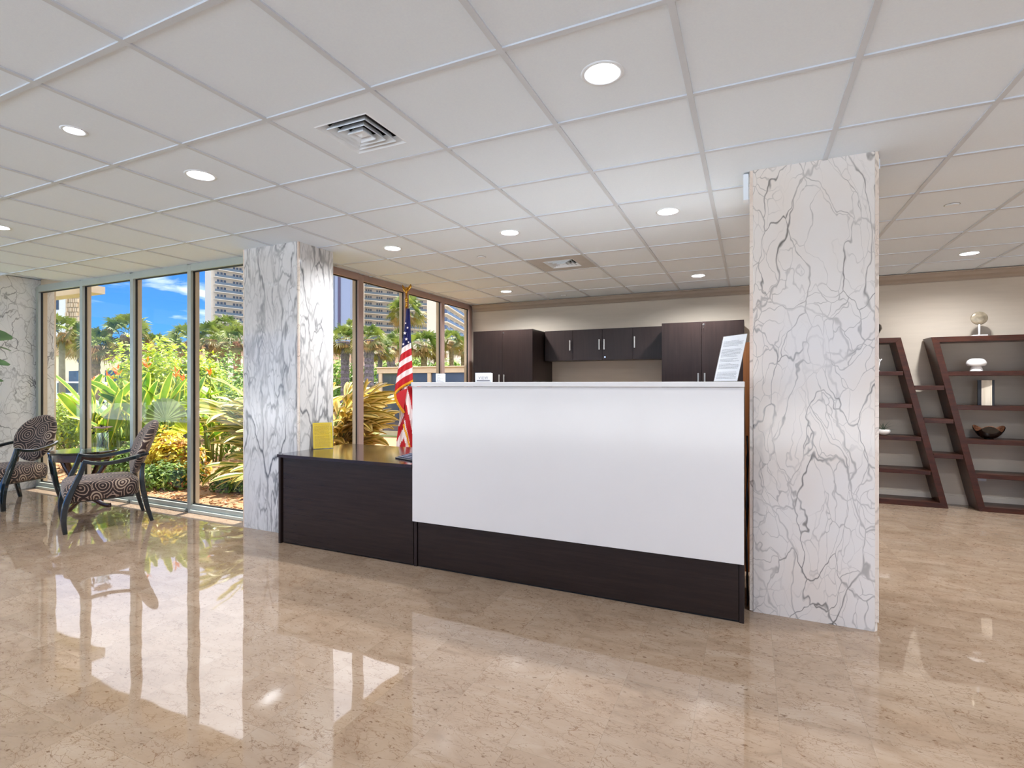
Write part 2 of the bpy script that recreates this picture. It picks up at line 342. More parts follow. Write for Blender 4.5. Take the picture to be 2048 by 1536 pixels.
# ------------------------------------------------------------------ room shell
XW, XE, YS = -8.45, 6.6, -4.2
WX, WY, BY = -4.0, 3.50, 7.24     # window planes and the back wall
G = .61; GX0, GY0 = -3.3794*.61, 2.8459*.61
mb = MB(); mb.add([(XW,YS,0),(XE,YS,0),(XE,BY,0),(WX-.03,BY,0),(WX-.03,3.55,0),(XW,3.55,0)], [(0,1,2,3,4,5)])
mb.add([(XW,YS,-.12),(XE,YS,-.12),(XE,BY,-.12),(WX-.03,BY,-.12),(WX-.03,3.55,-.12),(XW,3.55,-.12)], [(5,4,3,2,1,0)])
struct(mb, 'floor', M['floor'], 'polished beige marble tile floor')
struct(MB().box(WX-.1, XE+.15, BY, BY+.15, 0, 2.9), 'wall_back', M['wall'], 'warm grey wall behind the cabinets and shelves')
struct(MB().box(XE, XE+.15, YS, BY, 0, 2.9), 'wall_right', M['wallfar'], 'beige wall')
struct(MB().box(XW-.15, XE+.15, YS-.15, YS, 2.5, 2.9).box(6.4, XE+.15, YS-.15, YS, 0, 2.5).box(XW-.15, -8.3, YS-.15, YS, 0, 2.5), 'wall_front', M['wallfar'], 'beige wall over the added glazed front')
mb = MB(); mb.box(XW-.1, XW, YS, 3.12, 0, .07).box(XW-.1, XW, YS, 3.12, 2.5, 2.9)
for k in range(8): mb.box(XW-.1, XW, YS+k*1.04, YS+k*1.04+.06, .07, 2.5)
q = struct(mb, 'window_9', M['alu'], 'added glazed wall for daylight at the unseen left end of the lobby'); MB().box(XW-.06, XW-.054, YS, 3.12, .07, 2.5).build('pane', M['glass'], q)  # unseen glazing added on the left to let in more daylight
mb = MB(); mb.box(-8.3, 6.4, YS-.1, YS-.02, 0, .07)
for k in range(8): mb.box(-8.3+k*2.09, -8.24+k*2.09, YS-.1, YS-.02, .07, 2.5)
q = struct(mb, 'window_10', M['alu'], 'added glazed front for daylight behind the camera'); MB().box(-8.3, 6.4, YS-.06, YS-.054, .07, 2.5).build('pane', M['glass'], q)  # glazing added out of view, brightens the room from behind the camera
struct(MB().box(-40, 30, -30, YS-.15, -.12, -.0).box(-13.5, XW-.1, YS-.15, 3.69, -.12, 0), 'bounce_pavement', mat('pale bounce paving', (220,229,240), .9, var=.06), 'unseen pale paving added round the building to bounce daylight')  # unseen pale paving added to bounce sunlight up to the ceiling
mb = MB(); mb.box(XW-.05, -8.31, 3.13, 3.70, 0, CE+.1); struct(mb, 'column', M['mP'], 'pale marble pier at the end of the window wall', bevel=.004)
# crown moulding and skirting on the back wall
prof = [(BY,CE),(BY-.085,CE),(BY-.085,CE-.012),(BY-.07,CE-.02),(BY-.055,CE-.05),(BY-.03,CE-.068),(BY-.02,CE-.085),(BY-.014,CE-.09),(BY-.014,CE-.1),(BY,CE-.1)]
struct(MB().prism(prof, WX+.02, XE, 'x'), 'trim_1', M['crown'], 'taupe crown moulding along the back wall')
struct(MB().box(WX+.03, XE, BY-.02, BY, 0, .115).box(WX+.03, XE, BY-.026, BY, 0, .1), 'baseboard_back', M['wallfar'], 'low beige baseboard', bevel=.003)
# ceiling: recessed tiles between T-bars
lights = [(2.5,.5),(-1.5,.5),(-5.5,.5),(2.5,3.5),(.44,3.5),(-1.5,3.5),(-1.5,7.5),(2.5,7.5),(6.5,7.5),(6.5,.5),(6.5,3.5),(-1.5,-3.5),(2.5,-3.5),(-5.5,-3.5),(6.5,-3.5),(10.5,3.5),(10.5,.5),(10.5,7.5),(10.5,-3.5)]
def g2w(i, j): return (GX0+i*G, GY0+j*G)
holes = {}
for (i, j) in lights: holes[(math.floor(i), math.floor(j))] = (*g2w(i, j), .082)
holes[(-2,-1)] = (-3.016, 1.422, .050)
vents = {(0,0), (0,5)}
mb = MB(); ZT = CE+.007
for i in range(-9, 17):
    for j in range(-11, 9):
        if (i, j) in vents: continue
        x0, y0 = g2w(i, j); x1, y1 = x0+G, y0+G
        if y0 < 2.9 and j < 2: x0 = max(x0, XW)
        elif j == 2 and x1 <= -3.88: x0 = max(x0, XW); y1 = 3.53
        elif j > 2: x0 = max(x0, WX-.05)
        else: x0 = max(x0, XW)
        x1 = min(x1, XE); y1 = min(y1, BY)
        if x1-x0 < .03 or y1-y0 < .03: continue
        e = .0115; x0 += e; x1 -= e; y0 += e; y1 -= e
        h = holes.get((i, j))
        for (ax, ay, bx, by) in ((x0,y0,x1,y0),(x1,y0,x1,y1),(x1,y1,x0,y1),(x0,y1,x0,y0)):
            mb.add([(ax,ay,ZT),(bx,by,ZT),(bx,by,ZT+.02),(ax,ay,ZT+.02)], [(0,1,2,3)])
        if not h: mb.add([(x0,y0,ZT),(x1,y0,ZT),(x1,y1,ZT),(x0,y1,ZT)], [(0,3,2,1)])
        else:
            cx, cyy, r = h; n = 32; vs = []
            for k in range(n):
                a = 2*PI*k/n; c, d = math.cos(a), math.sin(a)
                t = min(((x1-cx) if c > 0 else (cx-x0))/max(abs(c), 1e-6), ((y1-cyy) if d > 0 else (cyy-y0))/max(abs(d), 1e-6))
                vs += [(cx+c*r, cyy+d*r, ZT), (cx+c*t, cyy+d*t, ZT)]
            k0 = len(vs); fs = [(2*k, 2*((k+1) % n), 2*((k+1) % n)+1, 2*k+1) for k in range(n)]
            for (qx, qy) in ((x1,y1),(x0,y1),(x0,y0),(x1,y0)):
                a = math.atan2(qy-cyy, qx-cx) % (2*PI); k = int(a/(2*PI)*n) % n
                vs.append((qx,qy,ZT)); fs.append((2*k+1, 2*((k+1) % n)+1, len(vs)-1))
            mb.add(vs, fs)
mb.box(XW-.15, XE+.15, YS-.15, 3.60, ZT+.1, ZT+.16); mb.box(WX-.08, XE+.15, 3.60, BY+.15, ZT+.1, ZT+.16)
struct(mb, 'ceiling', M['tile'], 'white suspended ceiling of square tiles')
mb = MB()
for i in range(-9, 17):
    x = GX0+i*G; y1 = 3.53 if x < WX else BY
    if XW < x < XE: mb.box(x-.012, x+.012, YS, y1, CE, CE+.03)
for j in range(-10, 9):
    y = GY0+j*G; x0 = XW if y < 3.5 else WX-.03
    mb.box(x0, XE, y-.0115, y+.0115, CE+.0005, CE+.03)
struct(mb, 'trim_2', M['tbar'], 'white metal ceiling grid')

# marble clad columns (with thin corner strips)
def column(x0, x1, y0, y1, m, label, ch=.02):
    mb = MB(); z1 = CE+.03
    mb.prism([(x0+ch,y0),(x1-ch,y0),(x1-.004,y0+ch),(x1-.004,y1),(x0+.004,y1),(x0+.004,y0+ch)], 0, z1, 'z')
    mb.box(x0, x0+ch-.002, y0+.004, y0+ch-.002, 0.004, z1, 1); mb.box(x1-ch+.002, x1, y0+.004, y0+ch-.002, .05, z1, 1)
    return struct(mb, 'column', [m, M['edge']], label)
column(0.0, .628, 3.332, 3.96, M['mR'], 'white marble column with dark crackled veins beside the reception counter')
column(-4.272, -3.575, 3.335, 3.757, M['mL'], 'grey streaked marble column where the two window walls meet')

# ------------------------------------------------------------------ window walls
def window(name, x0, x1, wall, label, lab_end=False):
    """one bay: x runs along the wall; y outward. wall=1: along X at Y=WY; wall=2: along Y at X=WX"""
    am = M['alu'] if wall == 1 else M['aluw']
    w = .058 if wall == 1 else .078
    def put(a0, a1, d0, d1, z0, z1, m, B):
        if wall == 1: B.box(a0, a1, WY+d0, WY+d1, z0, z1, m)
        else: B.box(WX-d1, WX-d0, a0, a1, z0, z1, m)
    B = MB()
    def post(a0, a1, fin0, fin1):
        put(a0, a1, 0, .027, 0, CE, 0, B); put(a0+.003, a1-.003, .027, .052, .03, CE, 1, B); put(fin0, fin1, .052, .096, .0, 2.9, 2, B)
    post(x0, x0+w, x0, x0+w)
    if lab_end: post(x1, x1+w, x1, x1+w)
    put(x0+w, x1, .0, .027, 2.497, CE+.02, 0, B); put(x0+w, x1, .027, .05, 2.488, CE, 1, B); put(x0+w, x1, .05, .096, 2.505, 2.9, 2, B)
    put(x0+w, x1, -.0, .027, 0, .075, 0, B); put(x0+w, x1, -.03, 0, 0, .03, 0, B); put(x0+w, x1, .027, .05, .03, .086, 1, B); put(x0+w, x1, .05, .12, -.1, .03, 2, B)
    o = struct(B, name, [am, M['gasket'], M['fin']], label, bevel=.003)
    P = MB(); put(x0+w-.003, x1+.003, .036, .042, .07, 2.495, 0, P); P.build('pane', M['glass'], o)
    return o
b1 = [-8.30, -7.306, -6.306, -5.318, -4.315]
for k in range(4): window('window_%d' % (k+1), b1[k], b1[k+1], 1, 'tall fixed window bay with grey frame' )
b2 = [3.74, 4.597, 5.462, 6.325, 7.13]
for k in range(4): window('window_%d' % (k+5), b2[k], b2[k+1], 2, 'tall fixed window bay with bronze frame', k == 3)
struct(MB().box(WX-.118, WX-.055, 7.215, 7.42, 0, 2.9).box(WX-.118, WX-.0, BY+.001, 7.42, 0, 2.9), 'trim_3', M['fin'], 'beige outer corner pier')
# exterior column, roof overhang and beam seen through the first bay
struct(MB().box(-9.35, -8.83, 3.66, 3.95, 0, 2.80).box(-8.83, -8.815, 3.72, 3.90, 0, 2.80), 'column', M['fin'], 'beige rendered column outside the first window')
mb = MB(); mb.box(-14, WX-.1, 3.6, 4.20, 2.82, 3.0); mb.box(-4.60, WX-.1, 3.6, 8.2, 2.82, 3.0); mb.box(-9.7, XW-.1, YS-.3, 3.6, 2.82, 3.0)
mb.box(-14, XE+.3, YS-.3, 3.6, 2.9, 3.1); mb.box(WX-.1, XE+.3, 3.6, BY+.3, 2.9, 3.1)
struct(mb, 'roof', M['fin'], 'beige roof overhang outside the windows')
struct(MB().box(-13, -8.91, 4.4, 4.6, 2.69, 2.80).box(-13, -9.45, 4.4, 4.6, 2.80, 3.2), 'beam', M['fin'], 'beige concrete beam outside the first windows')

# ------------------------------------------------------------------ downlights, vents, sprinkler covers
def downlight(r=.082, lens=.064, lamp=True):
    e = empty('recessed_downlight')
    MB().lathe([(r+.003,.008),(r+.004,.001),(r,-.003),(lens+.006,-.002),(lens,.004)], 40, cap=False).build('trim_ring', M['panelwhite'], e, smooth=True)
    MB().lathe([(lens,.003),(lens-.004,.03),(lens-.006,.032)], 40, cap=False).build('reflector', M['panelwhite'], e, smooth=True)
    mb = MB(); mb.lathe([(0,.028),(lens*.5,.027),(lens-.004,.028),(lens-.004,.034),(0,.036)], 36); mb.build('lens', M['lens'], e, smooth=True)
    return e
def lamp(parent, size, watts):
    l = bpy.data.lights.new('downlight', 'AREA'); l.shape = 'DISK'; l.size = size; l.energy = watts; l.color = (.96, .975, 1); l.spread = math.radians(165)
    o = bpy.data.objects.new('downlight_lamp', l); C.objects.link(o); o.parent = parent; o.location = (0,0,.024); return o
llab = {0:'large recessed downlight nearest above the white counter front', 1:'oval lit recessed downlight in the grey left part of the ceiling', 2:'recessed downlight cut off by the left edge of the photo',
 3:'lit recessed downlight just left of the right marble column', 4:'lit recessed downlight left of the far air vent', 5:'lit recessed downlight just right of the left marble column top',
 6:'small far recessed downlight above the left tall cabinet', 7:'far recessed downlight above the right tall cabinet', 8:'recessed downlight above the slanted bookcases'}
proto = downlight()
for k, (i, j) in enumerate(lights):
    o = proto if k == 0 else copy_tree(proto)
    x, y = g2w(i, j); o.location = (x, y, CE+.006)
    tag(o, llab.get(k, 'recessed downlight in the lobby ceiling out of the picture'), 'ceiling light', 'recessed downlights')
    lamp(o, .112, LAMP_W*(.6 if (-5 < i < 3 and j < 1) else 1.9 if i > 6 else 3.0 if j > 6 else 1.4 if j > 3 else 1.5 if i < -5 else .9))
sm = downlight(.052, .036); sm.location = (-3.016, 1.422, CE+.006); sm.name = 'mini_downlight'
tag(sm, 'small bright round downlight near the upper left of the ceiling', 'ceiling light'); lamp(sm, .06, 5)
def vent(i, j, label, rim):
    x, y = g2w(i, j); x += G/2; y += G/2; z = CE+.004
    e = empty('air_vent', (x, y, z)); tag(e, label, 'vent', 'square ceiling air vents')
    h = G/2-.013; q = .155
    mb = MB()
    for k in range(4): mb.add([(-h,-h,0),(h,-h,0),(q,-q,0),(-q,-q,0),(-h,-h,.01),(h,-h,.01)], [(0,3,2,1),(0,1,5,4)], 0, R(k*PI/2))
    mb.build('face_panel', rim, e)
    mb = MB()
    for k in range(4): mb.add([(-q+.03,-q+.03,.028),(q-.03,-q+.03,.028),(q-.03,-q+.03,.09),(-q+.03,-q+.03,.09)], [(0,1,2,3)], 0, R(k*PI/2))
    mb.add([(-q,-q,.09),(q,-q,.09),(q,q,.09),(-q,q,.09)], [(0,3,2,1)]); mb.build('duct_box', M['dark'], e)
    mb = MB()
    for k in range(4): mb.add([(-q,-q,-.003),(q,-q,-.003),(q-.03,-q+.03,.028),(-q+.03,-q+.03,.028),(-q-.006,-q-.006,0),(q+.006,-q-.006,0)], [(0,3,2,1),(4,0,1,5)], 0, R(k*PI/2))
    mb.build('outer_frame', M['panelwhite'], e)
    for n, (a, z0) in enumerate(((.118,-.004),(.082,-.007),(.048,-.010))):       # nested flared louvres
        mb = MB(); b = a-.019
        for k in range(4):
            mb.add([(-a,-a,z0),(a,-a,z0),(b,-b,z0+.030),(-b,-b,z0+.030),(-a,-a,z0+.004),(a,-a,z0+.004),(b,-b,z0+.034),(-b,-b,z0+.034)], [(0,3,2,1),(4,5,6,7),(0,1,5,4)], 0, R(k*PI/2))
        mb.build('louvre', M['panelwhite'], e)
    mb = MB(); a = .034
    for k in range(4): mb.add([(-a,-a,.006),(a,-a,.006),(0,0,-.012)], [(0,2,1)], 0, R(k*PI/2))
    mb.build('centre_cone', M['panelwhite'], e)
vent(0, 0, 'large square air vent with nested louvres left of the nearest downlight', M['tile'])
vent(0, 5, 'smaller looking far air vent in a grey panel above the counter', mat('greyed steel panel', (190,190,190), .45))
def cover(x, y, label):
    e = empty('sprinkler_cover', (x, y, CE+.004)); tag(e, label, 'sprinkler cover', 'round sprinkler covers')
    MB().lathe([(0,-.006),(.036,-.006),(.040,-.002),(.040,.004)], 28).build('disc', M['panelwhite'], e, smooth=True, auto=.6)
    MB().lathe([(.042,.0005),(.045,.0005),(.045,.004)], 28, cap=False).build('gap_ring', mat('grey shadow ring', (150,150,150), .7), e)
cover(-2.386, 4.494, 'round white sprinkler cover between two downlights and the far vent')
cover(-2.369, 6.905, 'round white sprinkler cover close to the crown moulding above the wall cabinets')
cover(1.276, 4.542, 'round white sprinkler cover right of the right marble column')
cover(.80, 6.95, 'round white sprinkler cover almost hidden behind the right marble column')
e = MB().box(-.034, -.006, 3.345, 3.40, CE-.155, CE-.002).build('junction_box', M['panelwhite'], bevel=.002); tag(e, 'slim grey white box at the top left edge of the right marble column', 'junction box')
e = MB().box(.630, .650, 3.42, 3.50, CE-.06, CE-.002).build('ceiling_bracket', M['panelwhite'], bevel=.002); tag(e, 'small white bracket at the top right edge of the right marble column', 'bracket')
#SPLIT

# ------------------------------------------------------------------ reception counter and desk
e = empty('reception_counter', (-1.125, 3.4, 0)); tag(e, 'tall reception counter with a big white gloss front on a dark espresso base', 'counter')
def part(mb, name, m, parent, **k):      # geometry given in room coordinates, kept local to the thing
    I = T(*parent.location).inverted() if parent.parent is None else None
    q = parent; 
    if I is None: I = T(*parent.parent.location).inverted()
    I = (R(-(parent if parent.parent is None else parent.parent).rotation_euler.z)) @ I
    mb.v = [I @ v for v in mb.v]
    return mb.build(name, m, parent, **k)
part(MB().box(-2.222, -.028, 3.118, 3.136, .331, 1.306), 'front_panel', M['white'], e, bevel=.0015)
part(MB().box(-2.224, -.026, 3.104, 3.62, 1.308, 1.338), 'counter_top', M['white'], e, bevel=.002)
part(MB().box(-2.188, -.056, 3.142, 3.165, .012, .330).box(-2.19, -.05, 3.16, 3.175, 0, .33), 'base_panel', M['esp'], e, bevel=.001)
part(MB().box(-2.222, -2.196, 3.138, 3.72, 0, 1.305), 'end_panel', M['esph'], e, bevel=.001)
part(MB().box(-.052, -.028, 3.140, 3.72, 0, 1.305), 'end_panel', M['esph'], e, bevel=.001)
part(MB().box(-2.195, -.053, 3.17, 3.19, .0, 1.305), 'back_board', M['esph'], e)
part(MB().box(-2.195, -.053, 3.19, 3.92, .715, .74), 'work_surface', M['esptop'], e)
part(MB().box(-2.192, -.054, 3.150, 3.16, 0.001, .0115), 'toe_gap', M['dark'], e)
e = empty('desk', (-2.9, 3.55, 0)); tag(e, 'low dark espresso desk with a polished top left of the white counter', 'desk')
part(MB().prism([(-3.572,3.108),(-2.226,3.108),(-2.226,3.96),(-3.572,3.96)], .716, .742, 'z'), 'desk_top', M['esptop'], e, bevel=.0015)
part(MB().box(-3.530, -2.226, 3.136, 3.156, .012, .714), 'front_panel', M['esp'], e, bevel=.001)
part(MB().box(-3.570, -3.548, 3.122, 3.94, 0, .714), 'end_panel', M['esph'], e, bevel=.001)
part(MB().box(-2.252, -2.230, 3.16, 3.94, 0, .714), 'end_panel', M['esph'], e)
part(MB().box(-3.546, -2.23, 3.158, 3.165, 0, .714), 'shadow_gap', M['dark'], e)

# reddish wood upright behind the counter end
e = MB().box(-.042, .0, 4.02, 4.06, 0, 1.62).build('wood_upright', M['redwood']); tag(e, 'narrow reddish brown wood upright between the counter end and the right marble column', 'wood panel')
# black cable bundle in the slot beside the column
mb = MB()
rnd = random.Random(5)
for k in range(3): mb.sweep([(-.014+.003*k, 3.36+.02*k, 1.02-.05*k)]+[(-.014+.006*math.sin(z*9+k), 3.36+.012*math.cos(z*7+k*2)+.015*k, z) for z in (.85,.6,.35,.1)]+[(-.012,3.38,.006)], .0045, seg=6)
e = mb.build('cable_bundle', M['black'], smooth=True); tag(e, 'black cables hanging in the slot between counter and right marble column', 'cables')

# ------------------------------------------------------------------ wall cabinets
def handle(parent, x, y, z0, z1):
    w = .009
    return part(MB().box(x-w, x+w, y-.026, y-.018, z0, z1).box(x-w*.6, x+w*.6, y-.02, y, z0+.012, z0+.024).box(x-w*.6, x+w*.6, y-.02, y, z1-.024, z1-.012), 'handle', M['steel'], parent, bevel=.002)
def lock(parent, x, y, z, key=False):
    o = part(MB().lathe([(0,-.007),(.010,-.007),(.012,-.003),(.012,.002)], 20, M=T(x, y, z) @ R(-PI/2, 'X') @ R(PI,'X')), 'lock', M['chrome'], parent, smooth=True, auto=.6)
    if key:
        mb = MB(); mb.box(x-.0015, x+.0015, y-.022, y-.006, z-.005, z+.005).lathe([(0,-.0012),(.011,-.0012),(.011,.0012),(0,.0012)], 16, M=T(x, y-.028, z-.004) @ R(PI/2,'Y'))
        mb.box(x-.001, x+.002, y-.02, y-.017, z-.045, z-.012); part(mb, 'key', M['steel'], parent)
    return o
def tall(x0, x1, y0, zt, label, key, hz):
    e = empty('storage_cabinet', ((x0+x1)/2, (y0+BY)/2, 0)); tag(e, label, 'cabinet')
    part(MB().box(x0, x0+.02, y0+.02, BY-.004, 0, zt).box(x1-.02, x1, y0+.02, BY-.004, 0, zt).box(x0+.02, x1-.02, y0+.03, BY-.004, zt-.02, zt-.0005).box(x0+.02, x1-.02, BY-.02, BY-.004, .06, zt-.02).box(x0+.02, x1-.02, y0+.05, BY-.03, 0, .06), 'body', M['esph'], e, bevel=.001)
    xm = (x0+x1)/2
    d1 = part(MB().box(x0+.001, xm-.0018, y0, y0+.0185, .062, zt-.001), 'door', M['esph'], e, bevel=.001)
    d2 = part(MB().box(xm+.0018, x1-.001, y0, y0+.0185, .062, zt-.001), 'door', M['esph'], e, bevel=.001)
    handle(d1, xm-.036, y0, hz-.16, hz); handle(d2, xm+.036, y0, hz-.16, hz); lock(d2, xm+.022, y0, zt-.035, key)
tall(-3.567, -2.658, 6.469, 2.068, 'tall dark two door storage cabinet in the corner by the bronze window wall', False, 1.455)
tall(-.981, -.058, 6.55, 2.068, 'tall dark two door cabinet with a key in its lock beside the right column', True, 1.455)
zt, zb, y0 = 2.071, 1.650, 6.87
xs = [-2.634, -2.222, -1.808, -1.397, -.985]
for k in range(2):
    x0, x1 = xs[2*k], xs[2*k+2]
    e = empty('wall_cabinet', ((x0+x1)/2, (y0+BY)/2, zb)); tag(e, ('dark two door wall cabinet next to the left tall cabinet', 'dark two door wall cabinet with a round lock next to the right tall cabinet')[k], 'cabinet', 'wall cabinets over the back counter')
    part(MB().box(x0+.001, x1-.001, y0+.02, BY-.003, zb, zt), 'body', M['esph'], e, bevel=.001)
    xm = xs[2*k+1]
    d1 = part(MB().box(x0+.002, xm-.0018, y0, y0+.0185, zb+.001, zt-.001), 'door', M['esph'], e, bevel=.001)
    d2 = part(MB().box(xm+.0018, x1-.002, y0, y0+.0185, zb+.001, zt-.001), 'door', M['esph'], e, bevel=.001)
    if k == 0: handle(d1, xm-.036, y0, 1.788, 1.928); handle(d2, x1-.036, y0, 1.788, 1.928)
    else: handle(d1, x0+.032, y0, 1.788, 1.928); lock(d1, x0+.038, y0, 1.688); handle(d2, xm+.026, y0, 1.800, 1.950)

# ------------------------------------------------------------------ things on the counter and the desk
def textlines(w, h, n, seed, x0=.08, gap=None, th=.0022, z=.0):
    """short word-like dashes laid on a sheet in its own plane (x right, z up)"""
    r = random.Random(seed); mb = MB()
    for k in range(n):
        if gap and k in gap: continue
        zz = h*(.93 - .86*k/(n-1)); x = x0*w; end = w*(1-x0)*(r.uniform(.55, 1) if r.random() < .4 else 1)
        while x < end-.006:
            l = min(r.uniform(.006, .02), end-x); mb.box(x, x+l, -.0006, 0, zz, zz+th); x += l+.0035
    return mb
def sheet(name, p0, ang, w, h, lean, mpaper, mink, n, gap, label, cat, seed=1):
    e = empty(name, p0, ang); tag(e, label, cat); L = R(-lean, 'X')
    def put(mb, nm, m, **k):
        mb.v = [L @ v for v in mb.v]; return mb.build(nm, m, e, **k)
    put(MB().box(0, w, -.0004, .0004, .004, h), 'sheet', mpaper); t = textlines(w, h, n, seed, gap=gap); t.v = [v+Vector((0,-.0005,0)) for v in t.v]
    put(t, 'print', mink)
    put(MB().box(-.003, w+.003, -.003, -.0012, .001, h+.003).box(-.003, w+.003, .0012, .003, .001, h+.003), 'acrylic_holder', M['acr'])
    MB().box(-.003, w+.003, -.004, .07+h*math.sin(lean)*.3, 0, .002).build('holder_foot', M['acr'], e)
    return e
sheet('notice_sheet', (-.203, 3.468, 1.339), math.atan2(-.777, .63), .216, .29, math.radians(14), M['paper'], M['ink'], 34, (0,1,7,8,16,20,26,27), 'white printed notice leaning in a clear holder on the right end of the counter', 'sign', 3)
sheet('notice_sheet', (-3.535, 3.47, .743), math.atan2(.15, .10), .17, .235, math.radians(10), M['yellow'], M['yink'], 30, (1,14), 'bright yellow printed notice leaning on the low dark desk beside the marble column', 'sign', 8)
def small_sign(x, y, w, h, ang, label, txt, dep=.03):
    e = empty('countertop_sign', (x, y, 1.3385), ang); tag(e, label, 'sign', 'small white signs on the counter top')
    MB().box(-w/2, w/2, 0, dep, 0, h).build('block', M['paper'], e, bevel=.002)
    f = MB(); b = .007
    f.box(-w/2-.002, w/2+.002, -.003, -.0005, h-b, h+.002).box(-w/2-.002, -w/2+b, -.003, -.0005, 0, h-b).box(w/2-b, w/2+.002, -.003, -.0005, 0, h-b)
    f.build('frame', M['panelwhite'], e)
    if txt:
        c = bpy.data.curves.new('lettering', 'FONT'); c.body = txt; c.size = .030; c.extrude = .0004; c.align_x = 'CENTER'; c.space_character = 1.15
        t0 = bpy.data.objects.new('lettering_text', c); t = bpy.data.objects.new('lettering', bpy.data.meshes.new_from_object(t0)); bpy.data.objects.remove(t0); C.objects.link(t); t.parent = e; t.data.materials.clear(); t.location = (0, -.001, h*.34); t.rotation_euler = (PI/2, 0, 0); t.data.materials.append(M['ink'])
        MB().box(-w*.42, w*.42, -.0012, 0, .008, .016).build('grey_strip', M['ink'], e)
    else:
        mb = textlines(w*.8, h*.6, 4, 4, x0=.1, th=.002); mb.v = [v+Vector((-w*.4,-.0008,h*.2)) for v in mb.v]; mb.build('print', M['ink'], e)
small_sign(-1.79, 3.40, .125, .067, .05, 'small white framed sign reading VIEW in front of the left tall cabinet', 'VIEW')
small_sign(-2.10, 3.30, .062, .062, .25, 'small white printed block sign near the left end of the counter', None, .03)
# number pad / phone keyboard at the desk end
e = empty('desk_keypad', (-2.36, 3.33, .7425), -.35); tag(e, 'dark desk keypad with grey keys on the polished desk beside the counter', 'keypad')
MB().prism([(-.07,0),(.09,0),(.09,.03),(-.07,.008)], -.15, .12, 'x').build('case', M['black'], e, bevel=.002)
mb = MB(); sl_ = math.atan2(.022, .16)
for i in range(8):
    for j in range(4):
        x = -.135+i*.031; y = -.052+j*.033; z = .008+(y+.07)*math.tan(sl_)
        mb.box(x, x+.025, y, y+.024, z, z+.007)
mb.build('keys', M['key'], e, bevel=.001)

# ------------------------------------------------------------------ flag
red, wht, blu = mat('red flag cloth', (186,22,34), .7, bump=.2, bscale=300), mat('white flag cloth', (236,222,220), .7, bump=.2, bscale=300), mat('navy flag cloth', (18,22,84), .7, bump=.2, bscale=300)
gold, brass, pole = mat('gold fringe', (240,168,24), .6, bump=.6, bscale=200), mat('brass', (214,158,64), .25, metal=1), wood('flag pole wood', (92,46,24), (124,70,38), .3)
FX, FY = -3.50, 4.80
e = empty('flag', (FX, FY, 0)); tag(e, 'furled American flag with gold fringe on an eagle topped pole behind the desk', 'flag')
MB().lathe([(0,0),(.14,0),(.145,.02),(.12,.05),(.05,.075),(.03,.12),(.0,.12)], 32).build('base', brass, e, smooth=True, auto=.6)
MB().lathe([(.0125,.1),(.0125,2.26),(0,2.26)], 14).build('pole', pole, e, smooth=True)
mb = MB(); mb.lathe([(.016,2.18),(.018,2.2),(.012,2.24),(.016,2.26),(.024,2.275),(.016,2.29),(.008,2.30),(.014,2.315),(0,2.32)], 16)
mb.build('finial_socket', brass, e, smooth=True)
mb = MB(); mb.ball((0,0,2.365), (.018,.016,.034)); mb.ball((0.004,0,2.40), (.011,.011,.013)); mb.sweep([(.012,0,2.402),(.024,0,2.398),(.026,0,2.392)], [.004,.003,.0012], seg=6)
for s in (-1, 1): mb.sweep([(s*.01,0,2.365),(s*.035,0,2.395),(s*.055,.004,2.425),(s*.050,.004,2.44)], [(.004,.014),(.005,.018),(.004,.014),(.002,.004)], seg=6)
mb.sweep([(-.003,0,2.345),(-.008,.01,2.32),(-.01,.012,2.31)], [(.008,.006),(.01,.004),(.012,.003)], seg=6)
mb.build('eagle_finial', brass, e, smooth=True)
FR = Vector((cs, sn, 0)); FD = Vector((-sn, cs, 0))             # across and away, for the way the cloth hangs
fd0 = (Vector((FX, FY, 0))).dot(FD)
def fpt(u, v, dd):                                              # a point of the cloth, local to the flag
    p = at(u, v, fd0+dd); return Vector((p.x-FX, p.y-FY, p.z))
def interp(tab, v):
    for (a, x), (b, y) in zip(tab, tab[1:]):
        if v <= b: return x+(y-x)*max(0, (v-a)/(b-a))
    return tab[-1][1]
Lf = [(617,813),(640,811),(665,808),(700,803),(740,796),(770,791),(792,788.5)]
Rf = [(617,819.5),(660,821.5),(700,823),(766,826),(792,828)]
mb = MB(); NS, NT = 18, 54; vs = []
for a in range(NT+1):
    t = a/NT
    for b in range(NS+1):
        s_ = b/NS
        vl = 617+(790-617)*t; vr = 617+(764-617)*t
        bow = -9*t*math.sin(PI*s_)*(1-s_)                         # stripes lift towards the pole
        v = vl+(vr-vl)*s_+bow*0.6
        u = interp(Lf, vl)*(1-s_)+interp(Rf, vr)*s_
        vs.append(fpt(u, v, -.030-.045*t-.035*math.sin(s_*7.5+t*1.2)*(.3+.7*t)-.02*math.sin(PI*s_)))
k0 = 0; fs = []; ms = []
canton = .46; nstr = 6
for a in range(NT):
    for b in range(NS):
        t = (a+.5)/NT
        k = 2 if t < canton else (3 if t > .955 else ([1,0][int((t-canton)/(.955-canton)*nstr) % 2]))
        mb.add([], []); fs.append((a*(NS+1)+b, a*(NS+1)+b+1, (a+1)*(NS+1)+b+1, (a+1)*(NS+1)+b)); ms.append(k)
mb.v = vs; mb.f = fs; mb.m = ms
o = mb.build('upper_cloth', [red, wht, blu, gold], e, smooth=True); s1 = o.modifiers.new('t', 'SOLIDIFY'); s1.thickness = .003
mb = MB()                                                        # stars
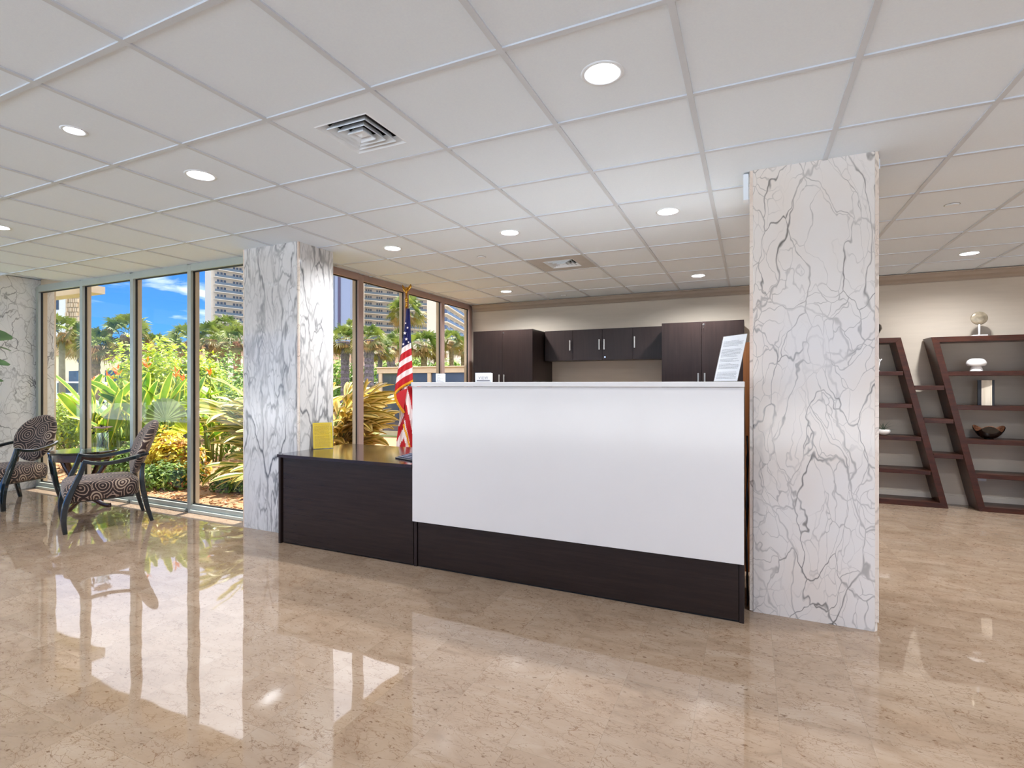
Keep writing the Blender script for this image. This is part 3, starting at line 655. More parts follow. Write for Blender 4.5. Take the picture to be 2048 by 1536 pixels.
for (u, v, q) in ((809.5,666,3.6),(812.5,678,3.4),(806.5,688,2.8),(815,655,2.4),(811,646,2.2),(817,684,2.2)):
    ps = []
    for k in range(10):
        a = PI/2+k*PI/5; rr = q if k % 2 == 0 else q*.4; ps.append(fpt(u+rr*math.cos(a), v-rr*math.sin(a), -.098))
    ps2 = [p+FD*.004 for p in ps]; mb = MB(); mb.add(ps+ps2, [tuple(range(10)), tuple(range(19,9,-1))]+[(i,(i+1)%10,(i+1)%10+10,i+10) for i in range(10)]); mb.build('star', wht, o)
Ll = [(770,800),(800,797),(824,803),(850,797),(881,793),(930,790),(1000,793)]
mb = MB(); NS, NT = 40, 60; vs = []; fs = []; ms = []
for a in range(NT+1):
    v = 772+(1000-772)*a/NT
    for b in range(NS+1):
        s_ = b/NS; u = interp(Ll, v)*(1-s_)+842*s_
        vs.append(fpt(u, v, -.045+.020*math.sin(s_*15)+.008*math.sin(s_*31+v*.02)))
for a in range(NT):
    for b in range(NS):
        v = 772+(1000-772)*(a+.5)/NT; s_ = (b+.5)/NS; u = interp(Ll, v)*(1-s_)+842*s_
        c0 = 808.5
        ph = (v-790-(1.9 if u < c0 else 4.6)*abs(u-c0))/(21 if u < c0 else 44)
        k = 1 if math.floor(ph) % 2 else 0
        g = 807.5+(v-850)*.28
        if v > 848 and abs(u-g) < 1.9: k = 2
        fs.append((a*(NS+1)+b, a*(NS+1)+b+1, (a+1)*(NS+1)+b+1, (a+1)*(NS+1)+b)); ms.append(k)
mb.v = vs; mb.f = fs; mb.m = ms
o = mb.build('lower_cloth', [red, wht, gold], e, smooth=True); s1 = o.modifiers.new('t', 'SOLIDIFY'); s1.thickness = .003
mb = MB()                                                        # gold fringe falling along the turned edge
ed = [(788.5,788),(790,798),(795,809),(801,818),(806.5,826)]
for (u0,v0),(u1,v1) in zip(ed, ed[1:]): mb.add([fpt(u0-1,v0,-.12),fpt(u0+3.5,v0-2,-.12),fpt(u1+3.5,v1-2,-.10),fpt(u1-1,v1,-.10)], [(0,1,2,3)])
o = mb.build('fringe', gold, e); s1 = o.modifiers.new('t', 'SOLIDIFY'); s1.thickness = .006
mb = MB()                                                        # cloth in the fold between both
ed2 = [(790,790),(795,806),(803,820),(806,826)]
mb.add([fpt(790,790,-.10),fpt(800,782,-.09),(fpt(815,776,-.085)),fpt(806,826,-.085),fpt(797,811,-.095)], [(0,1,2,3,4)])
o = mb.build('turned_cloth', red, e); s1 = o.modifiers.new('t', 'SOLIDIFY'); s1.thickness = .003

# ------------------------------------------------------------------ slanted bookcases and steps
YF, YB = 6.935, 7.222
def case(name, outer, inner, shelves, label, y1=YB):
    x = min(p[0] for p in outer); e = empty(name, ((outer[0][0]+outer[1][0])/2, (YF+y1)/2, 0)); tag(e, label, 'bookcase')
    n = len(outer)
    for k in range(n):
        q = (k+1) % n; nm = ('top_rail', 'slanted_side', 'bottom_rail', 'upright')[k] if outer[1][0] < outer[2][0] else ('top_rail', 'upright', 'bottom_rail', 'slanted_side')[k]
        part(MB().prism([outer[k], outer[q], inner[q], inner[k]], YF, y1, 'y'), nm, M['walnut'], e, bevel=.002)
    for (a, b, z0, z1) in shelves: part(MB().box(a, b, YF+.004, y1, z0, z1), 'shelf', M['walnut'], e, bevel=.002)
    return e
w_ = .056; tn = .415/1.833
def sx(z, x0=1.920): return x0 - z*tn                              # outer slanted edge of the left case
case('bookcase', [(.72,1.835),(sx(1.835),1.835),(sx(0),0),(.72,0)], [(.776,1.779),(sx(1.779)-.060,1.779),(sx(.056)-.060,.056),(.776,.056)],
     [(.776, sx(z)-.062, z-.045, z) for z in (1.465,1.108,.752,.392)], 'dark walnut bookcase with a slanted side, the left one half hidden by the marble column')
def tx(z, x0=2.171): return x0 - z*.401/1.828
case('bookcase', [(tx(1.828),1.828),(2.69,1.828),(2.69,0),(tx(0),0)], [(tx(1.772)+.060,1.772),(2.635,1.772),(2.635,.05),(tx(.05)+.060,.05)],
     [(tx(z)+.062, 2.635, z-.048, z) for z in (1.460,1.100,.745,.390)], 'dark walnut bookcase with a slanted side, the right one holding the mushroom lamp and bowl')
for k, z in enumerate((1.308,.952,.579)):
    e = MB().box(sx(z-.02)+.002, tx(z-.02)-.002, YF+.006, YB-.03, z-.047, z).build('link_shelf', M['walnut'], bevel=.002)
    tag(e, ('top','middle','lowest')[k]+' of the three short walnut shelves bridging the two bookcases', 'shelf', 'short bridging shelves')
# ornaments
silver = mat('mottled grey gold glaze', (150,138,118), .25, metal=.35, var=.45, scale=22)
e = empty('disc_ornament', (2.205, 7.04, 1.830)); tag(e, 'mottled round disc on a white stem standing on top of the right bookcase', 'ornament')
MB().box(-.062, .062, -.035, .035, 0, .012).build('base', M['paper'], e, bevel=.003)
MB().sweep([(0,0,.012),(0,0,.13)], .0075, seg=10).build('stem', M['paper'], e, smooth=True)
mb = MB(); mb.ball((0,0,.19), (.073,.018,.070), seg=28, rings=14); mb.build('disc', silver, e, smooth=True)
op = mat('white opal glass', (250,248,246), .2, coat=.4, var=.005)
e = empty('mushroom_lamp', (2.178, 7.03, 1.461)); tag(e, 'small white mushroom shaped lamp on the upper shelf of the right bookcase', 'lamp')
MB().lathe([(0,0),(.055,0),(.052,.02),(.042,.045),(.040,.06)], 36).build('base', op, e, smooth=True, auto=.7)
MB().lathe([(.040,.052),(.072,.055),(.082,.07),(.084,.088),(.074,.112),(.055,.128),(.03,.134),(0,.135)], 40).build('shade', op, e, smooth=True, auto=.8)
iv = wood('streaked ivory front', (204,190,168), (236,226,208), .4, sc=(26,4,1))
e = empty('decorative_box', (2.262, 7.05, 1.101), -.25); tag(e, 'upright black edged box with an ivory streaked face on the second shelf', 'box')
MB().box(-.065, .065, -.045, .045, 0, .265).build('box_body', M['black'], e, bevel=.002)
MB().box(-.036, .046, -.0475, -.045, .001, .264).build('ivory_face', iv, e)
bo = mat('black glazed bowl', (20,16,15), .15, coat=.6, var=.2); bi = mat('speckled copper glaze', (186,132,100), .25, metal=.3, var=.55, scale=60)
e = empty('ornamental_bowl', (2.29, 7.06, .746)); tag(e, 'black wavy rimmed bowl with a speckled copper inside on the third shelf', 'bowl')
def bowl_surface(off, z0):
    vs = []; fs = []; n = 48; pr = [0,.12,.3,.5,.7,.86,1.0]
    for k in range(n):
        a = 2*PI*k/n; wv = .5+.5*math.sin(3*a+.6); rim = .116+.034*wv
        for i, q in enumerate(pr):
            r = (.03+(rim-.03)*q) if i else 0; z = z0+.115*q**1.7*(.66+.5*wv*q)-off*0
            r2 = max(r-off, 0)
            if i == len(pr)-1: r2 -= .012*wv
            vs.append((r2*1.02*math.cos(a), r2*.85*math.sin(a), z+off*.8))
    for k in range(n):
        q = (k+1) % n
        for i in range(len(pr)-1): fs.append((k*7+i, q*7+i, q*7+i+1, k*7+i+1))
    return vs, fs
mb = MB(); mb.add(*bowl_surface(0, .004)); mb.lathe([(0,0),(.04,0),(.036,.008),(0,.008)], 24); mb.build('bowl_shell', bo, e, smooth=True)
mb = MB(); mb.add(*bowl_surface(.006, .004)); mb.build('bowl_lining', bi, e, smooth=True)
e = empty('potted_air_plant', (1.362, 7.02, .753)); tag(e, 'spiky green plant in a low white bowl on the left bookcase', 'plant')
MB().lathe([(0,0),(.03,0),(.055,.02),(.068,.045),(.062,.066),(.056,.064),(.05,.03),(0,.03)], 32).build('pot', op, e, smooth=True, auto=.9)
def blades(n, l0, l1, w, seed, spread=.9, segs=4, up=.0, m=0, droop=.5, B=None, base=.0):
    r = random.Random(seed); B = B or MB()
    for k in range(n):
        a = r.uniform(0, 2*PI); l = r.uniform(l0, l1); el = r.uniform(spread*.15, spread); d = Vector((math.cos(a), math.sin(a), 0)); pv = None; vs = []; fs = []
        side = Vector((-math.sin(a), math.cos(a), 0))
        p = Vector((0,0,up))+d*base; th = PI/2-el
        for i in range(segs+1):
            t = i/segs; ww = w*(math.sin(PI*min(1, .12+t*.88))**.8 if w > .02 else (1-t)) + .0004
            vs += [p-side*ww, p+Vector((0,0,-ww*.35)), p+side*ww]
            th -= droop/segs*(1+t); p = p+(d*math.cos(th)+Vector((0,0,math.sin(th))))*l/segs
        for i in range(segs):
            q = 3*i; fs += [(q,q+1,q+4,q+3),(q+1,q+2,q+5,q+4)]
        B.add(vs, fs, m)
    return B
gr = leafmat('grey green spikes', (66,84,70), (116,128,106)); blades(34, .07, .15, .0045, 3, 1.1, up=.05).build('spiky_leaves', gr, e)
e = empty('glass_vase', (1.265, 7.03, 1.8355)); tag(e, 'round dark chrome vase peeking past the marble column on top of the left bookcase', 'vase')
MB().lathe([(0,0),(.03,0),(.038,.02),(.062,.06),(.088,.11),(.080,.15),(.05,.175),(.034,.185),(.04,.2)], 36).build('vase_body', mat('smoky mirror glaze', (96,90,84), .08, metal=.9), e, smooth=True)
e = empty('coral_ornament', (1.30, 7.03, 1.466)); tag(e, 'branching white coral ornament peeking past the marble column', 'ornament')
rnd = random.Random(9); mb = MB(); mb.lathe([(0,0),(.03,0),(.03,.01),(.008,.014),(0,.014)], 20)
for k in range(9):
    a = rnd.uniform(-.9,.9); b = rnd.uniform(0,6.3); p = Vector((0,0,.01)); pts = [p.copy()]
    for i in range(4): p = p+Vector((math.sin(a)*.02+rnd.uniform(-.012,.012), math.sin(b)*.01, rnd.uniform(.02,.04))); pts.append(p.copy())
    mb.sweep(pts, [.006,.005,.0045,.004,.006], seg=6)
mb.build('coral', op, e, smooth=True)
e = empty('wall_outlet', (2.29, BY-.004, .33)); tag(e, 'small white wall outlet low behind the right bookcase', 'outlet')
MB().box(-.036, .036, -.004, .004, -.058, .058).build('cover_plate', M['paper'], e, bevel=.002); MB().box(-.014, .014, -.006, -.004, .01, .04).box(-.014, .014, -.006, -.004, -.04, -.01).build('sockets', M['panelwhite'], e)

# ------------------------------------------------------------------ armchairs
def sec(w, d, n=24, p=.75):
    return [(w*math.copysign(abs(math.cos(2*PI*k/n))**p, math.cos(2*PI*k/n)), d*math.copysign(abs(math.sin(2*PI*k/n))**p, math.sin(2*PI*k/n))) for k in range(n)]
def setuv(o, f):
    uv = o.data.uv_layers.new(name='UVMap').data
    for l in o.data.loops: uv[l.index].uv = f(o.data.vertices[l.vertex_index].co)
    return o
def seatuv(p):
    v = Vector((p.x, p.y-.03)); r = v.length
    if r < 1e-5: return (0, 0)
    return tuple(v/r*(r+max(0, .44-p.z)*1.0))
def make_chair():
    e = empty('armchair')
    # seat cushion: a rounded wedge, domed on top
    rows = [(.268,.93),(.274,.97),(.30,.995),(.35,1.0),(.385,.995),(.41,.965),(.428,.90),(.440,.75),(.446,.5),(.448,.2)]
    vs = []; n = 40; cy0 = .03
    for z, q in rows:
        for k in range(n):
            a = 2*PI*k/n; c, d = math.cos(a), math.sin(a); c = math.copysign(abs(c)**.32, c); d = math.copysign(abs(d)**.32, d)
            y = d*.285*q; x = c*(.283+.028*d)*q
            vs.append((x, y+cy0, z))
    fs = [(i*n+k, i*n+(k+1) % n, (i+1)*n+(k+1) % n, (i+1)*n+k) for i in range(len(rows)-1) for k in range(n)]
    fs += [tuple(range(n))[::-1], tuple((len(rows)-1)*n+k for k in range(n))]
    setuv(MB().add(vs, fs).build('seat', M['rings'], e, smooth=True), lambda p: seatuv(p))
    MB().box(-.24, .24, -.205, .25, .252, .275).build('seat_frame', M['blue'], e, bevel=.01)
    # oval padded backrest, gently curved and tilted
    vs = []; fs = []; n = 40; pr = [(0,.048),(.35,.048),(.65,.045),(.85,.037),(.96,.024),(1.0,.008),(1.0,-.012),(.96,-.026),(.85,-.036),(.65,-.042),(.35,-.044),(0,-.044)]
    H, W = .275, .25
    for q, dth in pr:
        for k in range(n):
            a = 2*PI*k/n; x = W*q*math.cos(a); z = H*q*math.sin(a)
            y = dth+.35*x*x*2.2
            vs.append((x, y, z))
    fs = [(i*n+k, (i+1)*n+k, (i+1)*n+(k+1) % n, i*n+(k+1) % n) for i in range(len(pr)-1) for k in range(n)]
    B = MB(); B.add(vs, fs, 0, T(0, -.318, .700) @ R(math.radians(20), 'X')); setuv(B.build('backrest', M['rings'], e, smooth=True), lambda p: (p.x+.31+(.4 if p.y+.37*p.z < -.06 else 0), p.z*1.05))
    for s in (-1, 1):
        MB().sweep([(s*.315,.300,0),(s*.318,.312,.12),(s*.316,.296,.26),(s*.314,.246,.40),(s*.314,.198,.52),(s*.314,.165,.628)],
                   [(.017,.019),(.022,.027),(.025,.036),(.023,.032),(.020,.025),(.019,.021)], seg=8, up=(1,0,0), sm=4, pw=.4).build('leg', M['blue'], e, smooth=True, auto=.8)
        MB().sweep([(s*.268,-.340,0),(s*.264,-.302,.14),(s*.258,-.276,.28),(s*.246,-.264,.40),(s*.222,-.268,.49),(s*.190,-.282,.55)],
                   [(.015,.019),(.019,.025),(.022,.030),(.021,.027),(.018,.022),(.014,.018)], seg=8, up=(1,0,0), sm=4, pw=.4).build('leg', M['blue'], e, smooth=True, auto=.8)
        MB().sweep([(s*.314,.180,.632),(s*.322,.10,.606),(s*.326,.0,.598),(s*.322,-.11,.612),(s*.302,-.22,.636),(s*.256,-.305,.655)],
                   [(.022,.015),(.021,.016),(.020,.017),(.021,.018),(.023,.018),(.020,.016)], seg=8, sm=4, pw=.45).build('armrest', M['blue'], e, smooth=True, auto=.8)
    return e
ch = make_chair(); ch.location = (-5.657, 2.917, 0); ch.rotation_euler.z = math.radians(157.4)
tag(ch, 'ring patterned armchair with dark arms seen side on in front of the window', 'armchair', 'armchairs by the window')
c2 = copy_tree(ch); c2.location = (-7.45, 2.90, 0); c2.rotation_euler.z = math.radians(197.2)
tag(c2, 'ring patterned armchair by the pale marble pier, cut off by the left edge', 'armchair')
# round side table
wt = wood('dark red wood', (48,26,20), (84,50,36), .2, sc=(3,3,12), coat=.6)
tp = wood('glossy table top', (30,34,34), (44,46,44), .08, sc=(3,3,3), coat=1)
e = empty('side_table', (-6.50, 3.16, 0)); tag(e, 'round dark wood pedestal table between the two armchairs', 'table')
MB().lathe([(0,.592),(.290,.592),(.300,.598),(.302,.608),(.296,.616),(0,.616)], 56).build('table_top', tp, e, smooth=True, auto=.5)
MB().lathe([(.255,.515),(.262,.52),(.262,.592),(.24,.592),(.24,.515)], 48).build('apron', wt, e, smooth=True, auto=.5)
MB().lathe([(0,.07),(.05,.07),(.06,.09),(.05,.12),(.055,.15),(.07,.165),(.05,.18),(0,.18)], 24).build('pedestal', wt, e, smooth=True, auto=.6)
for k in range(4):
    A = R(k*PI/2+.5)
    MB().sweep([(.235,0,.52),(.19,0,.42),(.11,0,.30),(.055,0,.20),(.04,0,.16)], [(.02,.016),(.02,.018),(.02,.02),(.02,.02),(.02,.018)], seg=8, up=(0,1,0), M=A, pw=.4).build('leg', wt, e, smooth=True, auto=.8)
    MB().sweep([(.03,0,.10),(.10,0,.085),(.17,0,.040),(.235,0,.020),(.262,0,.020)], [(.022,.024),(.021,.02),(.02,.016),(.022,.016),(.022,.018)], seg=8, up=(0,1,0), M=A, pw=.4).build('foot', wt, e, smooth=True, auto=.8)
vx, vy = -6.34, 3.25
e = empty('flower_vase', (vx, vy, .6165)); tag(e, 'clear glass vase with a pale pink bloom and dark leafy twigs on the round table', 'vase')
MB().lathe([(0,0),(.052,0),(.054,.01),(.054,.185),(.050,.185),(.050,.014),(0,.014)], 32).build('vase_body', M['vglass'], e, smooth=True, auto=.5)
tw = MB(); lf = MB(); pk = MB(); rnd = random.Random(4)
for (x, y, z) in ((.02,.0,.36),(-.04,.0,.24),(.07,.01,.33),(-.14,-.02,.255),(.15,.0,.22)):
    tw.sweep([(-x*.4, 0, .02), (x*.2, y, z*.5), (x, y, z)], [.0022,.002,.0012], seg=5)
    for q in range(4):
        t = rnd.uniform(.6,1.05); c = Vector((x*t, y, z*t))+Vector((rnd.uniform(-.02,.02), rnd.uniform(-.02,.02), rnd.uniform(-.015,.015))); a = rnd.uniform(0,6.3); d = Vector((math.cos(a)*.036, math.sin(a)*.02, rnd.uniform(-.006,.022))); s_ = Vector((-d.y, d.x, .004)).normalized()*.014
        lf.add([c-d, c+s_, c+d, c-s_, c+Vector((0,0,-.004))], [(0,4,1),(1,4,2),(2,4,3),(3,4,0)])
for k in range(7):
    a = k*2*PI/7; M_ = T(0,0,.225) @ R(a) @ R(-.25,'Y')
    pk.add([(.0,0,0),(.03,-.026,.012),(.075,-.018,.006),(.095,0,-.004),(.075,.018,.006),(.03,.026,.012),(.05,0,-.004)], [(0,1,6),(1,2,6),(2,3,6),(3,4,6),(4,5,6),(5,0,6)], 0, M_)
tw.build('twigs', mat('dark twig', (50,40,34), .7), e, smooth=True); lf.build('dark_leaves', mat('dark leaf', (44,48,50), .5), e)
pk.build('pink_bloom', leafmat('pale pink petals', (226,196,198), (240,220,222)), e, smooth=True)
e = empty('glass_dish', (vx-.05, vy-.118, .6165)); tag(e, 'low clear glass dish in front of the vase on the round table', 'dish')
MB().lathe([(0,0),(.055,0),(.062,.018),(.056,.018),(.050,.006),(0,.006)], 28).build('dish', M['vglass'], e, smooth=True, auto=.5)
# indoor fig at the left edge
fig = leafmat('fig leaf green', (64,92,62), (110,140,96), .3, .15, 3)
e = empty('potted_fig', (-7.02, 2.32, 0)); tag(e, 'indoor fig whose broad green leaves reach in at the left edge of the photo', 'plant')
MB().lathe([(0,0),(.15,0),(.19,.32),(.2,.36),(.18,.36),(.17,.31),(0,.31)], 32).build('pot', mat('grey pot', (120,120,118), .6), e, smooth=True, auto=.6)
tr = MB(); tr.sweep([(0,0,.3),(.02,0,.7),(-.01,.02,1.2),(.02,0,1.75)], [.02,.017,.014,.008], seg=8)
lv = MB()
def bigleaf(B, p, yaw, pitch, l, w, bend=.5, roll=0):
    A = T(*p) @ R(yaw) @ R(-pitch, 'Y') @ R(roll, 'X'); vs = []; fs = []; n = 7; x = z = 0; th = 0
    for i in range(n+1):
        t = i/n; ww = w*math.sin(PI*(t*.93+.035))**.7*(.75+.35*t)
        vs += [(x,-ww,z+.12*ww), (x,-ww*.5,z+.0), (x,0,z-.02*0-.05*ww), (x,ww*.5,z), (x,ww,z+.12*ww)]
        th -= bend/n; x += math.cos(th)*l/n; z += math.sin(th)*l/n
    for i in range(n):
        for k in range(4): q = 5*i+k; fs.append((q,q+1,q+6,q+5))
    B.add(vs, fs, 0, A)
rnd = random.Random(11)
for k in range(16):
    z = .75+k*.068; a = k*2.4; bigleaf(lv, (.02,0,z), a, rnd.uniform(.2,.8), rnd.uniform(.24,.32), rnd.uniform(.07,.1), .7)
bigleaf(lv, (.04,.02,1.74), .43, .50, .42, .11, 1.0, .9); bigleaf(lv, (.04,.02,1.55), .40, .16, .46, .07, .5, .5); bigleaf(lv, (.03,.02,1.38), .45, .10, .40, .055, .35, .5); bigleaf(lv, (.04,.02,1.66), .75, .5, .42, .09, .9)
tr.build('stem', mat('fig bark', (110,96,78), .8), e, smooth=True); lv.build('leaves', fig, e, smooth=True)
#SPLIT2

# ================================================================== outside
mulch = mat('bark mulch', (152,116,84), .9, var=.35, scale=40, bump=.8, bscale=70)
struct(MB().box(-13.5, WX-.12, 3.69, 10.4, -.1, .02).box(WX-.12, WX+.5, BY+.2, 10.4, -.1, .02), 'ground', mulch, 'planting bed of orange brown mulch outside the windows')
struct(MB().box(-70, 20, 10.4, 26, -.1, .0).box(-70, -13.5, -4.3, 10.4, -.1, 0), 'lawn', mat('lawn', (110,128,62), .9, var=.2, scale=5, bump=.5, bscale=60), 'lawn behind the planting bed')
struct(MB().box(-160, 60, 26, 400, -.1, .01), 'road', mat('pale asphalt', (176,172,166), .9, var=.08), 'pale parking lot and road beyond the palms')
rnd = random.Random(21); mb = MB()
for k in range(1500):
    x = rnd.uniform(-10.5, -4.3); y = 3.72+rnd.random()**1.6*2.6; a = rnd.uniform(0, 6.3); l = rnd.uniform(.012, .034); w = rnd.uniform(.005, .012)
    mb.box(-l, l, -w, w, 0, .005, rnd.randrange(3), T(x, y, .018+rnd.uniform(0,.012)) @ R(a) @ R(rnd.uniform(-.5,.5), 'X') @ R(rnd.uniform(-.5,.5), 'Y'))
o = mb.build('mulch_chips', [mat('chip tan', (196,160,120), .9), mat('chip brown', (150,98,58), .9), mat('chip orange', (184,128,82), .9)]); tag(o, 'loose bark chips on the planting bed along the windows', 'mulch', kind='stuff')

# leaf materials
VG = leafmat('ginger green', (96,124,34), (150,160,56), .4, .35, 5); VY = leafmat('ginger cream yellow', (214,200,96), (238,226,158), .45, .35, 7)
HG = leafmat('heliconia green', (78,126,28), (136,170,40), .35, .4, 3); HY = leafmat('heliconia yellow edge', (206,206,60), (226,226,120), .4, .4, 4)
YG = leafmat('yellow green leaves', (150,180,30), (206,214,60), .45, .4, 4); DG = leafmat('mid green leaves', (70,104,36), (112,146,54), .5, .3, 4)
PG = leafmat('pale green leaves', (130,166,60), (190,204,120), .5, .35, 5); CR = leafmat('croton yellow red', (216,190,50), (176,110,50), .45, .3, 6)
PALM = leafmat('palm green', (70,92,38), (128,138,62), .5, .3, 1.2); PALM2 = leafmat('palm olive', (96,94,50), (140,126,70), .55, .25, 1.2)
THATCH = mat('dead palm thatch', (150,116,72), .9, var=.3, scale=5); BARK = mat('rough palm bark', (126,104,84), .95, var=.4, scale=12, bump=1, bscale=14); BARK2 = mat('smooth grey palm bark', (132,124,116), .9, var=.15, scale=9)
BLUELIT_BARK = mat('blue lit palm bark', (112,98,112), .95, var=.45, scale=14, bump=1, bscale=14)  # bluish light on the trunks is put into this bark colour
ORG = leafmat('orange bracts', (232,108,30), (246,140,50), .4, .3, 9); STEMG = mat('green stalk', (110,132,48), .6); TWIG = mat('brown twig', (110,84,58), .8)

def vblade(B, p, yaw, el, l, w, droop, segs=7, yel=.42, fold=.35, mg=0, my=1, fat=.75, roll=0):
    """one long leaf: green centre, yellow margins, arching over"""
    d = Vector((math.cos(yaw), math.sin(yaw), 0)); side0 = Vector((-math.sin(yaw), math.cos(yaw), 0)); p = Vector(p); th = el; vs = []; fs = []; ms = []
    for i in range(segs+1):
        t = i/segs; ww = w*(max(0, math.sin(PI*(t*.94+.03)))**fat); t_ = d*math.cos(th)+Vector((0,0,math.sin(th))); nrm = side0.cross(t_)
        side = side0*math.cos(roll)+nrm*math.sin(roll); up = t_.cross(side)
        for q, h in ((-1,fold),(-yel,fold*yel),(0,0),(yel,fold*yel),(1,fold)): vs.append(p+side*ww*q+up*ww*h*-1)
        th -= droop/segs*(.5+t); p = p+(d*math.cos(th)+Vector((0,0,math.sin(th))))*l/segs
    for i in range(segs):
        for k in range(4): q = 5*i+k; fs.append((q,q+1,q+6,q+5)); ms.append(my if k in (0,3) else mg)
    k = len(B.v); B.v += vs; B.f += [tuple(k+i for i in f) for f in fs]; B.m += ms
    return p
def ginger(name, loc, seed, label, stalks, h, dirs, mats=(VG, VY), ll=(.38,.62), lw=(.035,.055), z0=.0, lean=(.25,.9), per=(9,13)):
    """clump of arching canes, leaves set in two ranks along each cane"""
    r = random.Random(seed); e = empty(name, loc); tag(e, label, 'plant'); lv = MB(); st = MB()
    for k in range(stalks):
        yaw = r.uniform(*dirs); el = r.uniform(*lean); L_ = r.uniform(.7, 1)*h; d = Vector((math.cos(yaw), math.sin(yaw), 0)); p = Vector((r.uniform(-.18,.18), r.uniform(-.18,.18), z0)); pts = []; th = PI/2-.15*el
        ths = []
        for i in range(9): pts.append(p.copy()); ths.append(th); th -= el/9*(.6+i*.16); p = p+(d*math.cos(th)+Vector((0,0,math.sin(th))))*L_/9
        st.sweep(pts, .008, seg=5, sm=1)
        n = r.randint(*per)
        for i in range(n):
            t = .22+.78*i/(n-1); q = t*8; a = min(int(q), 7); f = q-a; c = pts[a]*(1-f)+pts[a+1]*f
            s_ = 1 if i % 2 else -1; ya = yaw+s_*r.uniform(.35,1.15)*(1-.55*t); e_ = ths[a]*.55+r.uniform(-.25,.3)
            vblade(lv, c, ya, e_, r.uniform(*ll)*(1-.25*abs(t-.6)), r.uniform(*lw), r.uniform(.5,1.2), roll=s_*r.uniform(.1,.9))
    st.build('canes', STEMG, e, smooth=True); lv.build('leaves', list(mats), e, smooth=True)
    return e
ginger('variegated_ginger', (-5.62, 4.95, .02), 3, 'big clump of green and cream striped ginger leaves left of the grey marble column', 26, 1.45, (1.9, 4.5), per=(10,14))
ginger('variegated_ginger', (-4.95, 5.15, .02), 5, 'golden striped ginger clump seen through the bronze windows right of the grey column', 30, 1.45, (-.9, 2.6), mats=(leafmat('golden green', (132,118,38), (176,150,58), .4, .35, 5), leafmat('golden cream', (226,196,96), (240,214,140), .45, .35, 7)), per=(11,15))
ginger('variegated_ginger', (-5.15, 4.55, .02), 8, 'low drooping pale striped leaves at the foot of the fourth window bay', 12, .85, (2.3, 4.1), lean=(1.0,1.9), ll=(.3,.5), lw=(.022,.036))
# heliconias: upright broad leaves and orange flowers
def flower(parent, x, y, z, seed, sc=1.0):
    r = random.Random(seed); B = MB()
    for k in range(9):
        a = r.uniform(0, 6.3); el = r.uniform(.1, 1.4); B_l = r.uniform(.07,.13)*sc; d = Vector((math.cos(a)*math.cos(el), math.sin(a)*math.cos(el), math.sin(el))); s_ = d.cross(Vector((0,0,1))).normalized()*.013*sc; c = Vector((x,y,z+.012*k*sc)); u_ = d.cross(s_).normalized()*.008
        B.add([c, c+d*B_l*.4+s_, c+d*B_l, c+d*B_l*.4-s_, c+d*B_l*.4+u_], [(0,1,4),(1,2,4),(2,3,4),(3,0,4)])
    S_ = MB().sweep([(x*.5,y*.5,.1),(x*.9,y*.9,z*.6),(x,y,z+.02)], .007, seg=5)
    f = B.build('flower', ORG, parent); S_.build('flower_stalk', STEMG, f, smooth=True)
def heliconia(u, d, seed, label, h, n, fl, yl=(1.2,4.6)):
    g = ground(u, d, .02); e = empty('heliconia', g); tag(e, label, 'plant', 'heliconias behind the window'); r = random.Random(seed); lv = MB(); st = MB()
    for k in range(n):
        yaw = r.uniform(0, 6.3); x, y = r.uniform(-.3,.3), r.uniform(-.25,.25); zz = r.uniform(.18, .55)*h; st.sweep([(x*.6,y*.6,0),(x,y,zz)], .011, seg=5, sm=1)
        vblade(lv, (x,y,zz), yaw, r.uniform(.75,1.35), r.uniform(.5,.78)*h*.62, r.uniform(.055,.085), r.uniform(.2,.9), segs=8, yel=.72, fold=.22, fat=.62, roll=r.uniform(-.9,.9))
    st.build('stalks', STEMG, e, smooth=True); lv.build('leaves', [HG, HY], e, smooth=True)
    for i, (fu, fv) in enumerate(fl):
        q = at(fu, fv, d-.1); flower(e, q.x-g.x, q.y-g.y, q.z-g.z-.04, seed+i, 1.15)
heliconia(200, 8.3, 31, 'heliconia with three orange flowers in the second window bay', 1.72, 20, [(188,764),(216,760),(236,748)])
heliconia(250, 7.8, 32, 'heliconia with broad upright leaves right of the vase, without flowers', 1.8, 20, [])
heliconia(305, 8.0, 33, 'heliconia with one orange flower held highest in the third window bay', 1.8, 20, [(295,733)])
heliconia(352, 8.2, 34, 'heliconia with two orange flowers near the third mullion', 1.7, 20, [(352,752),(367,760)])
heliconia(425, 8.6, 35, 'heliconia with one orange flower behind the striped ginger', 1.75, 14, [(421,748)])

